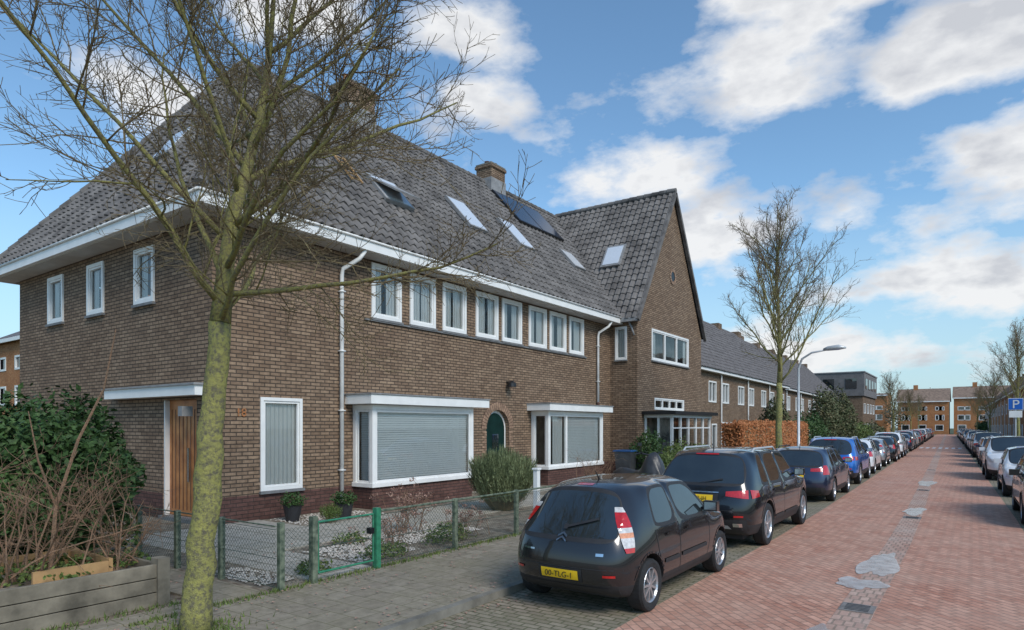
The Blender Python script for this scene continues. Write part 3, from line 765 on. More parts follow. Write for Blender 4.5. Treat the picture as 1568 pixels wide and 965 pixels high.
def bare_shrub(name,c,h,spread,n,k,seed,r=.012,kid=7,tips=None):
    rnd=random.Random(seed); mb=MB([]); c=Vector(c)
    for i in range(n):
        a=rnd.uniform(0,6.28); d=Vector((math.cos(a)*spread*rnd.random(),math.sin(a)*spread*rnd.random(),1))
        L=h*rnd.uniform(.6,1.1); b=c+Vector((rnd.gauss(0,.15),rnd.gauss(0,.15),0))
        p=branch_pts(b,d,L,8,.13,.0,rnd); mb.tube(p,[r*(1-.85*j/8)+.0015 for j in range(9)],5,k)
        for j in range(kid):
            p2,d2=sample(p,.2+.78*rnd.random()); q=branch_pts(p2,perp_dir(d2,R(rnd.uniform(25,60)),rnd),L*rnd.uniform(.15,.45),5,.15,.03,rnd)
            mb.tube(q,[r*.4,r*.32,r*.28,r*.22,r*.16,r*.12],3,k)
            for m in range(3):
                p3,d3=sample(q,rnd.random()); s=branch_pts(p3,perp_dir(d3,R(45),rnd),L*.12,3,.15,0,rnd)
                mb.tube(s,[r*.22,r*.18,r*.15,r*.1],3,k)
            if tips and rnd.random()<tips: leaves(mb,q[-1],(.06,.06,.05),22,.022,'dead',rnd,zmin=0)
    return mb.build(name)
bare_shrub('bare_shrub',(-8.05,2.6,.4),1.5,.75,20,'twigr',2,r=.013,kid=8)
bare_shrub('bare_shrub',(-7.9,3.3,.4),1.05,1.0,13,'twigr',3,r=.011,kid=8)
bare_shrub('bare_shrub',(-8.3,1.7,.4),1.6,.7,12,'twigr',5,r=.013,kid=8)
mb=MB([]); mb.tube([(-7.9,2.75,.4),(-7.87,2.8,1.2),(-7.72,2.95,1.9),(-7.6,3.15,2.45),(-7.55,3.25,3.1)],[.024,.02,.016,.011,.006],6,'twigr'); mb.tube([(-7.87,2.8,1.2),(-7.75,2.6,1.7),(-7.7,2.5,2.2)],[.015,.011,.005],5,'twigr'); mb.build('bare_sapling')
bare_shrub('hydrangea_shrub',(-8.6,8.7,.1),.95,.7,22,'twigr',7,r=.006,kid=5,tips=.5)
bare_shrub('hydrangea_shrub',(-7.5,7.3,.1),.55,.9,16,'twigr',8,r=.005,kid=5,tips=.3)
bare_shrub('hydrangea_shrub',(-7.4,9.0,.1),.6,.9,16,'twigr',18,r=.005,kid=5,tips=.3)
bare_shrub('bare_shrub',(-8.2,15.2,.1),1.25,.6,26,'twigr',9,r=.008,kid=7)
bare_shrub('bare_shrub',(-7.7,29,.1),2.1,.6,22,'twigr',19,r=.012,kid=7)
bush('low_plant',(-7.25,6.9,.15),(.28,.4,.14),700,.03,'leafl',41,stems=False)
bush('low_plant',(-7.2,5.55,.15),(.2,.25,.12),400,.03,'moss',42,stems=False)
bush('low_plant',(-7.3,8.4,.2),(.3,.5,.2),900,.03,'leafl',43,stems=False)
bush('low_plant',(-8.5,7.3,.15),(.25,.3,.13),400,.03,'moss',45,stems=False)
bush('low_plant',(-8.1,3.0,.5),(.6,.8,.12),1200,.035,'moss',44,stems=False)
for (x,y) in ((-11.5,8.35),(-10.9,9.2)):
    e=empty('potted_plant',(x,y,.09)); mb=MB([]); mb.tube([(0,0,0),(0,0,.3),(0,0,.32)],[.13,.19,.2],16,'pot'); mb.build('pot',e)
    mb=MB([]); leaves(mb,(0,0,.42),(.26,.26,.16),700,.03,'leaf',random.Random(x)); mb.build('leaves',e)
rnd=random.Random(5); mb=MB([])
for _ in range(15000):
    y=rnd.uniform(24.5,36); f=rnd.random()
    if f<.5: p=(-6.95+rnd.gauss(0,.05),y,rnd.uniform(.1,2.15))
    elif f<.75: p=(rnd.uniform(-7.7,-6.9),24.5+rnd.gauss(0,.06),rnd.uniform(.1,2.15))
    else: p=(rnd.uniform(-7.7,-6.9),y,2.12+rnd.gauss(0,.06)+.06*math.sin(y*2))
    a=Vector((rnd.gauss(0,1),rnd.gauss(0,1),rnd.gauss(0,1))).normalized(); b=a.orthogonal().normalized(); s=rnd.uniform(.03,.06); p=Vector(p)
    mb.face([p-a*s,p-b*s*.6,p+a*s,p+b*s*.6],'beech')
mb.box(-7.6,-7.02,24.6,36,.05,2.05,'twig'); mb.build('beech_hedge')
rnd=random.Random(9); mb=MB([])
for _ in range(4200):
    c=rnd.random()
    if c<.55: x=-6.78+abs(rnd.gauss(0,.07)); y=rnd.uniform(3,14)
    elif c<.8: x=-7.3+abs(rnd.gauss(0,.2)); y=rnd.uniform(-1,3.8)
    else: x=-6.08+rnd.gauss(0,.2); y=3.32+rnd.gauss(0,.2)
    h=rnd.uniform(.02,.07); a=rnd.uniform(0,6.28); w_=.008
    mb.face([(x-w_*math.cos(a),y-w_*math.sin(a),.085),(x+w_*math.cos(a),y+w_*math.sin(a),.085),(x+rnd.gauss(0,.02),y+rnd.gauss(0,.02),.085+h)],'moss')
mb.build('grass_tufts')
mb=MB([])
for _ in range(1500):
    x=rnd.choice([rnd.uniform(-9.5,-6.9),-4.55+abs(rnd.gauss(0,.12)),-6.7+abs(rnd.gauss(0,.6)),-4.72-abs(rnd.gauss(0,.3))]); y=rnd.uniform(2.5,13); z=.104 if x<-4.70 else .006
    a=rnd.uniform(0,6.28); s=rnd.uniform(.010,.026)
    mb.face([(x+s*math.cos(a),y+s*math.sin(a),z),(x+s*math.cos(a+1.9),y+s*math.sin(a+1.9),z+.008),(x+s*math.cos(a+3.5),y+s*math.sin(a+3.5),z)],'dead')
mb.build('leaf_litter')

# ---------------------------------------------------------------- garden hard stuff
mb=MB([]); mb.box(-12.15,-6.82,5.25,6.25,.02,.10,'slab'); mb.box(-10.6,-8.9,6.26,15.5,.02,.10,'slab'); mb.box(-12.15,-10.61,6.26,8.0,.02,.101,'slab'); mb.box(-12.15,-10.61,14.9,17.6,.02,.102,'slab'); mb.build('garden_path')
mb=MB([]); mb.box(-7.1,-6.81,-8,3.9,.02,.098,'pave'); mb.box(-14.5,-6.81,3.91,4.55,.03,.104,'pave'); mb.build('side_path')
def pebbles(name,x0,x1,y0,y1,n,seed):
    rnd=random.Random(seed); mb=MB([])
    for _ in range(n):
        x=rnd.uniform(x0,x1);y=rnd.uniform(y0,y1);s=rnd.uniform(.015,.038); z=.085+s*.3
        a=rnd.uniform(0,3.14); ca,sa=math.cos(a)*s,math.sin(a)*s; h=s*.6
        b=len(mb.v)
        mb.v+=[(x+ca,y+sa,z),(x-sa*.7,y+ca*.7,z),(x-ca,y-sa,z),(x+sa*.7,y-ca*.7,z),(x,y,z+h),(x,y,z-h)]
        for q in ((0,1,4),(1,2,4),(2,3,4),(3,0,4)): mb.f.append(tuple(b+i for i in q)); mb.m.append(mb.mi('stone'))
    return mb.build(name,smooth=True)
pebbles('gravel_bed',-8.5,-7.2,6.35,7.6,900,1)
pebbles('gravel_bed',-8.85,-7.6,7.8,9.8,1000,4)
pebbles('gravel_bed',-8.3,-7.1,4.7,5.2,300,2)
pebbles('gravel_bed',-12.0,-10.7,8.1,10.2,500,3)
P=empty('wooden_raised_bed'); mb=MB([])
for i in range(3): mb.box(-7.34,-7.29,-1.5,3.62,.08+i*.155,.225+i*.155,'wood')
for i in range(3): mb.box(-9.4,-7.34,3.57,3.62,.08+i*.155,.225+i*.155,'wood')
mb.box(-7.42,-7.25,3.55,3.68,.05,.6,'wood'); mb.box(-7.29,-7.23,1.9,2.0,.05,.56,'wood'); mb.box(-7.29,-7.23,.2,.3,.05,.56,'wood')
mb.build('planks',P,bev=.006)
mb=MB([]); mb.box(-9.35,-7.35,-1.5,3.56,.1,.44,'soil'); mb.build('earth',P)
mb=MB([]); mb.box(-8.6,-7.6,3.2,3.24,.44,.62,'wood2'); mb.box(-8.62,-8.58,2.5,3.24,.44,.62,'wood2'); mb.box(-7.62,-7.58,2.5,3.19,.44,.60,'wood2'); mb.build('inner_box',P)

# chain link fence
F=empty('chain_link_fence'); mb=MB([]); FXX=-6.74
posts=[4.73,7.93,9.63,11.4,13.2,15.0,16.8]
for y in posts:
    mb.box(FXX-.035,FXX+.035,y-.035,y+.035,.05,.90,'greenp')
for x in (-7.9,-9.0,-10.1): mb.box(x-.035,x+.035,4.63,4.70,.05,.88,'greenp')
mb.build('posts',F,bev=.008)
wr=MB([])
def link(f,L,z0,z1,s=.06,r=.0021,k='wire'):
    h=z1-z0; n=int((L+h)/s)
    for i in range(n):
        a=-h+i*s
        for sg in (1,-1):
            p0=[a,z0];p1=[a+h,z1]
            if p0[0]<0: p0=[0,z0-a]
            if p1[0]>L: p1=[L,z0+(L-a)]
            if p1[0]<=p0[0]: continue
            if sg<0: p0=[L-p0[0],p0[1]];p1=[L-p1[0],p1[1]]
            wr.tube([f(*p0),f(*p1)],r,3,k,cap=False)
link(lambda a,z:(FXX,6.30+a,z),13.0-2.4,.14,.82)
link(lambda a,z:(FXX-a,4.66,z),3.6,.14,.80)
link(lambda a,z:(FXX,4.76+a,z),.42,.14,.82)
for z in (.14,.48,.82):
    wr.tube([(FXX,6.3,z),(FXX,16.9,z)],.004,4,'wire'); wr.tube([(FXX,4.66,z),(FXX-3.6,4.66,z)],.004,4,'wire')
wr.tube([(FXX,6.26,.87),(FXX,16.9,.87)],.016,6,'greenp'); wr.tube([(FXX-.0,4.66,.86),(FXX-3.6,4.66,.86)],.01,6,'greenp')
wr.build('wire_mesh',F)
G=empty('garden_gate'); gt=MB([])
for y in (5.2,6.26): gt.box(FXX-.04,FXX+.04,y-.04,y+.04,.05,.92,'greenb' if y>6 else 'greenp')
gt.tube([(FXX,5.27,.2),(FXX,5.27,.84),(FXX,6.19,.84),(FXX,6.19,.2),(FXX,5.27,.2)],.017,8,'greenb')
gt.tube([(FXX,5.27,.52),(FXX,6.19,.52)],.004,4,'wire'); gt.box(FXX-.03,FXX+.05,6.1,6.17,.58,.66,'black')
gt.build('frame',G); wr=MB([]); link(lambda a,z:(FXX,5.28+a,z),.9,.21,.83,s=.075); wr.build('mesh',G)
e=empty('white_gate_post'); mb=MB([]); mb.box(-6.95,-6.85,10.5,10.6,.05,1.2,'white'); mb.box(-6.97,-6.83,10.48,10.62,1.2,1.24,'white'); mb.build('post',e,bev=.008)

# ---------------------------------------------------------------- street furniture
L_=empty('street_lamp',(-5.05+bend(26),26,.1)); mb=MB([])
mb.tube([(0,0,0),(0,0,1.0),(0,0,1.02),(0,0,4.1),(.12,0,4.45),(.45,0,4.66),(1.0,0,4.74)],[.08,.08,.055,.045,.04,.035,.03],10,'galv'); mb.build('pole',L_,smooth=True)
mb=MB([]); mb.tube([(.85,0,4.75),(1.0,0,4.78),(1.35,0,4.80),(1.6,0,4.77)],[.04,.085,.10,.03],10,'galv'); mb.build('lamp_head',L_,smooth=True)
S=empty('parking_sign',(1.6,38,.1)); mb=MB([]); mb.tube([(0,0,0),(0,0,3.25)],.03,8,'galv'); mb.build('pole',S)
mb=MB([]); mb.box(-.26,.26,-.06,-.045,2.72,3.22,'signblue'); mb.box(-.28,.28,-.045,-.035,2.70,3.24,'white'); mb.box(-.24,.24,-.06,-.035,2.35,2.66,'white'); mb.build('board',S)
cu=bpy.data.curves.new('letter_p','FONT'); cu.body='P'; cu.size=.55; cu.extrude=.003; cu.materials.append(M['linew']); cu.align_x='CENTER'
o=bpy.data.objects.new('letter_p',cu); COL.objects.link(o); o.parent=S; o.location=(0,-.066,2.78); o.rotation_euler=(R(90),0,0)
def bin_(x,y,rot,k):
    e=empty('wheelie_bin',(x,y,.09)); e.rotation_euler=(0,0,rot); bm=MB([])
    v=[(-.22,-.27,.08),(.22,-.27,.08),(.22,.27,.08),(-.22,.27,.08),(-.28,-.34,.98),(.28,-.34,.98),(.28,.34,.98),(-.28,.34,.98)]
    for q in ((3,2,1,0),(4,5,6,7),(0,1,5,4),(1,2,6,5),(2,3,7,6),(3,0,4,7)): bm.face([v[i] for i in q],'bin')
    bm.build('body',e); l=MB([]); l.obox((0,0,1.02),(.3,0,0),(0,.37,.0),(0,0,.03),k); l.tube([(-.25,.42,1.0),(.25,.42,1.0)],.02,8,k); l.build('lid',e,bev=.015)
    wv=MB([]); 
    for s in (-.24,.24): wv.tube([(s-.03,.25,.1),(s+.03,.25,.1)],.1,14,'tyre')
    wv.build('wheels',e)
bin_(-10.8,22.7,R(90),'binb'); bin_(-10.8,23.4,R(90),'bin')
def scooter():
    e=empty('covered_scooter',(-6.30,13.85,.09)); e.rotation_euler=(0,0,R(-115)); bm=bmesh.new()
    secs=[(-.95,.10,.30,.60),(-.78,.20,.12,.98),(-.4,.28,.08,1.02),(-.05,.27,.08,.92),(.22,.26,.08,.98),(.46,.36,.08,1.40),(.62,.34,.1,1.42),(.80,.20,.12,1.0),(.98,.10,.15,.55)]
    rows=[]; rnd=random.Random(4)
    for y,w_,z0,z1 in secs:
        r_=[]
        for i in range(17):
            t=math.pi*i/16; x=math.cos(t)*w_*(1+.12*math.sin(i*2.3+y*7)); z=z0+(z1-z0)*(math.sin(t)**.75)
            r_.append(bm.verts.new((x,y+rnd.gauss(0,.025),z+.03*math.sin(i*1.7+y*9))))
        rows.append(r_)
    for a,b in zip(rows,rows[1:]):
        for i in range(16): bm.faces.new((a[i],a[i+1],b[i+1],b[i]))
    bm.faces.new(rows[0]); bm.faces.new(list(reversed(rows[-1])))
    bmesh.ops.recalc_face_normals(bm,faces=bm.faces[:])
    me=bpy.data.meshes.new('cover'); bm.to_mesh(me); bm.free(); me.materials.append(M['cover'])
    for p in me.polygons:p.use_smooth=True
    o=bpy.data.objects.new('cover',me); COL.objects.link(o); o.parent=e; md=o.modifiers.new('s','SUBSURF'); md.levels=md.render_levels=1
    w2=MB([])
    for y in (-.68,.75):
        pts=[(0,y+.24*math.cos(t*math.pi/8),.25+.24*math.sin(t*math.pi/8)) for t in range(17)]; w2.tube(pts,.045,8,'tyre',cap=False)
    for s in (-1,1): w2.tube([(0,.5,1.30),(s*.3,.45,1.36),(s*.40,.4,1.34)],.02,6,'black'); w2.tube([(s*.28,.48,1.35),(s*.34,.5,1.52)],.01,5,'black'); w2.obox((s*.36,.5,1.56),(.055,0,0),(0,.012,0),(0,0,.035),'black')
    w2.build('wheels_and_handlebar',e)
scooter()

# ---------------------------------------------------------------- cars
def lathe(mb,prof,cx,cy,cz,n,k,sgn):
    base=len(mb.v); m=len(prof)
    for i in range(n):
        t=2*math.pi*i/n
        for (x,r) in prof: mb.v.append((cx+sgn*x,cy+r*math.cos(t),cz+r*math.sin(t)))
    for i in range(n):
        for j in range(m-1):
            a=base+i*m+j;b=base+((i+1)%n)*m+j; mb.f.append((a,a+1,b+1,b)); mb.m.append(mb.mi(k))
def wheels(parent,W,ys,r,spokes,rk,wd=.2):
    for yy in ys:
        for s in (-1,1):
            mb=MB([]); x=s*(W/2-.015)
            rr=r*.68
            lathe(mb,[(-wd,rr*.9),(-wd,r*.93),(-wd*.85,r),(-.03,r),(-.004,r*.95),(0,r*.85),(-.012,rr*1.02),(-.02,rr)],x,yy,r,36,'tyre',s)
            lathe(mb,[(-.02,rr),(-.01,rr*.96),(-.03,rr*.90),(-.09,rr*.87)],x,yy,r,36,rk,s)
            lathe(mb,[(-.09,rr*.9),(-.095,.0)],x,yy,r,24,'plast',s)
            lathe(mb,[(-.02,0.001),(-.02,rr*.17),(-.04,rr*.22),(-.08,rr*.24)],x,yy,r,20,rk,s)
            for i in range(spokes):
                t=2*math.pi*i/spokes+.3; d=Vector((0,math.cos(t),math.sin(t))); q=Vector((0,-math.sin(t),math.cos(t)))
                c=Vector((x-s*.04,yy,r))+d*(rr*.53)
                mb.obox(c,(.018,0,0),q*(rr*(.10 if spokes<8 else .065)),d*(rr*.4),rk)
            mb.build('wheel',parent,smooth=False)
def smart_normals(me,ang=32):
    bm=bmesh.new(); bm.from_mesh(me); c=math.cos(R(ang))
    for f in bm.faces:f.smooth=True
    for e in bm.edges:
        if len(e.link_faces)==2:
            a,b=e.link_faces
            if a.normal.dot(b.normal)<c: e.smooth=False
    bm.to_mesh(me); bm.free()
def car_body(P):
    L,W,Hh=P['L'],P['W'],P['H']; hw=W/2; belt=P['belt']; hood=P['hood']; zb=P.get('zb',.2); z3=P.get('z3',.34); z4=P.get('z4',.6)
    wt=hw*P.get('wt',.76); st=[]
    def add(yb,yt,zbelt,zed,ztop,ws,wtt,ylow=None,zm=None):
        yl=yb if ylow is None else ylow
        st.append(dict(y=[yl,yl,yl,yl,(yl+yb)/2,yb,yt,yt,yt],z=[zb,zb,zb,z3,zm or z4,zbelt,zed,ztop-.008,ztop],
                       x=[0,hw*.55*ws,hw*.90*ws,hw*.985*ws,hw*ws,hw*.955*ws,wtt,wtt*.6,0]))
    rr=P['roof_rear']; he=Hh-P.get('crown',.055); rbelt=P.get('rbelt',belt); rw=P.get('rw',.90); dr=P.get('drop',.0)
    add(0,rr,rbelt,he-.05-dr,Hh-.05-dr,rw,wt*P.get('rtw',.93),zm=P.get('rz4',z4))
    st[0]['y']=[.14,.12,.10,.02,.0,P['tail'],rr,rr-.03,rr-.04]
    G=[]
    add(P['tail']+P.get('s1',.16),rr+.14,belt-(.02 if rw<.88 else 0),he-.02-dr*.6,Hh-.02-dr*.6,.965,wt*.97)
    pr=P['pillars']
    for i,(b0,t0,b1,t1) in enumerate(pr):
        bl=belt-.015*i
        add(b0,t0,bl,he-(dr*.4 if i==0 else 0),Hh-(dr*.4 if i==0 else 0),.99 if i==0 else 1,wt); G.append(len(st)-1)
        add(b1,t1,bl-.01,he-(.025 if i==len(pr)-1 else 0),Hh-(.025 if i==len(pr)-1 else 0),1,wt)
    last=len(st)-1
    cy=P['cowl']
    add(cy,cy,hood-.04,hood,hood+.03,.995,hw*.80)
    add((cy+L)/2+.05,(cy+L)/2+.05,hood-.10,hood-.045,hood-.01,.975,hw*.78)
    add(L-.28,L-.28,hood-.19,hood-.12,hood-.09,.93,hw*.70)
    add(L-.05,L-.1,P['nose'],P['nose']+.07,P['nose']+.09,.80,hw*.58)
    st[-1]['y']=[L-.14,L-.12,L-.10,L-.02,L,L-.04,L-.10,L-.08,L-.07]; st[-1]['z'][4]=min(z4,.5)
    bm=bmesh.new(); cl=bm.edges.layers.float.new('crease_edge'); cv_=bm.verts.layers.float.new('crease_vert')
    rings=[]
    for s in st:
        rt=[bm.verts.new((s['x'][i],s['y'][i],s['z'][i])) for i in range(9)]
        lf=[None]+[bm.verts.new((-s['x'][i],s['y'][i],s['z'][i])) for i in range(1,8)]
        rings.append((rt,lf))
    glass_faces=[]
    nst=len(st)
    for a in range(nst-1):
        R0,L0=rings[a];R1,L1=rings[a+1]
        for i in range(8):
            q=[R0[i],R0[i+1],R1[i+1],R1[i]]
            l0=[L0[i] or R0[0] if i>0 else R0[0], (L0[i+1] if i+1<8 else R0[8])]
            l1=[L1[i] or R1[0] if i>0 else R1[0], (L1[i+1] if i+1<8 else R1[8])]
            f1=bm.faces.new(q); f2=bm.faces.new([l0[0],l1[0],l1[1],l0[1]])
            m=0
            if i<=2: m=2
            for f in (f1,f2):
                f.material_index=m
            if i==5 and a in G: glass_faces.append([f1]);glass_faces.append([f2])
            if i in(6,7) and a==last:
                if i==6: ws_=[f1,f2]
                else: glass_faces.append(ws_+[f1,f2])
    def cap(ring,s,sign,bul):
        Rr,Ll=ring; rows=[]
        for r in range(2,7):
            if r==2: row=[Rr[2],Rr[1],Rr[0],Ll[1],Ll[2]]
            elif r==6: row=[Rr[6],Rr[7],Rr[8],Ll[7],Ll[6]]
            else:
                x=s['x'][r]; y=s['y'][r]; z=s['z'][r]
                row=[Rr[r],bm.verts.new((x*.62,y+sign*bul*.8,z)),bm.verts.new((0,y+sign*bul,z)),bm.verts.new((-x*.62,y+sign*bul*.8,z)),Ll[r]]
            rows.append(row)
        fs=[]
        for r in range(4):
            fr=[]
            for c in range(4):
                q=[rows[r][c],rows[r][c+1],rows[r+1][c+1],rows[r+1][c]]
                f=bm.faces.new(q); f.material_index=0; fr.append(f)
            fs.append(fr)
        return fs
    rf=cap(rings[0],st[0],-1,P.get('bul',.09)); ff=cap(rings[-1],st[-1],1,.10)
    for f in rf[0]: f.material_index=2
    for f in ff[0]: f.material_index=2
    glass_faces.append(rf[3])
    bmesh.ops.recalc_face_normals(bm,faces=bm.faces[:])
    for grp in glass_faces:
        th=.028 if len(grp)<3 else .045
        res=bmesh.ops.inset_region(bm,faces=grp,thickness=th,depth=0,use_even_offset=True)
        for f in res['faces']: f.material_index=2
        for f in grp: f.material_index=1
        s=set(grp)
        cnt={}
        for f in grp:
            for v in f.verts: cnt[v]=cnt.get(v,0)+1
            for e in f.edges:
                if any(g not in s for g in e.link_faces): e[cl]=.95
        vc=P.get('vc',.62)
        for v,c in cnt.items():
            if c==1: v[cv_]=vc
        for f in res['faces']:
            for e in f.edges: 
                if e[cl]==0 and any(g.material_index!=2 for g in e.link_faces): e[cl]=.85
            for v in f.verts:
                if v not in cnt and len(grp)<3: v[cv_]=vc
    for a in range(nst-1):
        for side in (0,1):
            for row,cv in ((3,.35),(5,.5),(2,.5)):
                v0=rings[a][side][row];v1=rings[a+1][side][row]
                e=bm.edges.get((v0,v1))
                if e and e[cl]==0: e[cl]=cv*P.get('cs',1)
    me=bpy.data.meshes.new('body'); bm.to_mesh(me); bm.free()
    for k in ('black','carglass','plast','tyre'): me.materials.append(M[k])
    ob=bpy.data.objects.new('tmp_body',me); COL.objects.link(ob)
    md=ob.modifiers.new('s','SUBSURF'); md.levels=3;md.render_levels=3
    cb=MB(['black','carglass','plast','tyre'])
    ra=P['r']+.05
    for yy in P['wy']:
        for s in (-1,1):
            x0=s*(hw-.26);x1=s*(hw+.3)
            cb.tube([(x0,yy,P['r']+.01),(x1,yy,P['r']+.01)],ra,40,'tyre')
    cut=cb.build('tmp_cut')
    md=ob.modifiers.new('b','BOOLEAN'); md.operation='DIFFERENCE'; md.object=cut; md.solver='EXACT'
    bpy.context.view_layer.update()
    dg=bpy.context.evaluated_depsgraph_get()
    me2=bpy.data.meshes.new_from_object(ob.evaluated_get(dg))
    bpy.data.objects.remove(ob); bpy.data.objects.remove(cut)
    smart_normals(me2)
    bm=bmesh.new(); bm.from_mesh(me2); bvh=BVHTree.FromBMesh(bm); bm.free()
    return me2,bvh
def patch(mb,bvh,c,d,up,corners,k,n=6,off=.006,m=None):
    c=Vector(c);d=Vector(d).normalized();up=Vector(up);up=(up-d*up.dot(d)).normalized();side=d.cross(up)
    m=m or n; base=len(mb.v); P=[]
    for j in range(m+1):
        for i in range(n+1):
            u=i/n;v=j/m
            a=[(corners[0][q]*(1-u)+corners[1][q]*u)*(1-v)+(corners[3][q]*(1-u)+corners[2][q]*u)*v for q in (0,1)]
            o=c+side*a[0]+up*a[1]-d*2
            h=bvh.ray_cast(o,d)
            P.append((h[0]-d*off) if h[0] is not None else None)
    for i,p in enumerate(P):
        if p is None:
            q=[(abs(j-i),j) for j,x in enumerate(P) if x is not None]
            P[i]=P[min(q)[1]] if q else c
    mb.v+=[tuple(p) for p in P]
    for j in range(m):
        for i in range(n):
            a=base+j*(n+1)+i; mb.f.append((a,a+1,a+n+2,a+n+1)); mb.m.append(mb.mi(k))
def seam(mb,bvh,pts,w,k,s,off=.003):
    for (y0,z0),(y1,z1) in zip(pts,pts[1:]):
        n=10; dy,dz=y1-y0,z1-z0; l=math.hypot(dy,dz); ny,nz=-dz/l*w/2,dy/l*w/2
        prev=None
        for i in range(n+1):
            t=i/n; row=[]
            for q in (-1,1):
                h=bvh.ray_cast(Vector((s*3,y0+dy*t+ny*q,z0+dz*t+nz*q)),Vector((-s,0,0)))
                row.append(Vector(h[0])+Vector((s*off,0,0)) if h[0] is not None else None)
            if prev and all(r is not None for r in row+prev): mb.face([prev[0],prev[1],row[1],row[0]],k)
            prev=row
CARS={}
def car_proto(kind):
    if kind=='hatch':
        P=dict(L=3.56,W=1.60,H=1.44,belt=.91,hood=.92,roof_rear=.44,tail=.07,rbelt=.80,rz4=.60,s1=.24,rw=.86,rtw=.90,bul=.13,drop=.035,crown=.08,cs=.6,vc=.42,
               pillars=[(.72,.84,1.38,1.34),(1.47,1.42,2.56,2.06)],cowl=2.78,nose=.66,r=.29,wy=(.58,2.98),wt=.73)
    elif kind=='suv':
        P=dict(L=4.7,W=1.86,H=1.66,belt=1.06,hood=1.06,roof_rear=.55,tail=.12,pillars=[(.62,.86,1.05,1.12),(1.16,1.20,2.05,2.02),(2.14,2.10,3.26,2.72)],cowl=3.54,nose=.78,r=.36,wy=(.95,3.85),wt=.74,zb=.25,z3=.42,z4=.72,drop=.02,crown=.07,rw=.88,bul=.11)
    elif kind=='wagon':
        P=dict(L=4.55,W=1.80,H=1.48,belt=.95,hood=.95,roof_rear=.60,tail=.10,pillars=[(.62,.88,1.02,1.12),(1.12,1.18,1.95,1.92),(2.05,2.0,3.16,2.58)],cowl=3.44,nose=.68,r=.32,wy=(.88,3.65),wt=.74,drop=.03,crown=.07,rw=.88,bul=.11)
    me,bvh=car_body(P); CARS[kind]=(P,me,bvh)
for k in ('hatch','suv','wagon'): car_proto(k)
PA={}
def getpaint(nm,c,metal,rough):
    if nm not in PA: PA[nm]=paint(nm,c,metal,rough)
    return PA[nm]
PT={'charcoal':((.026,.025,.027),.45,.24),'black':((.018,.019,.022),.45,.2),'navy':((.035,.045,.085),.55,.28),'blue':((.015,.14,.50),.4,.3),'white':((.74,.75,.76),0,.3),'silver':((.42,.43,.45),.7,.32),'grey':((.13,.135,.145),.6,.3),'red':((.34,.02,.02),.2,.3)}
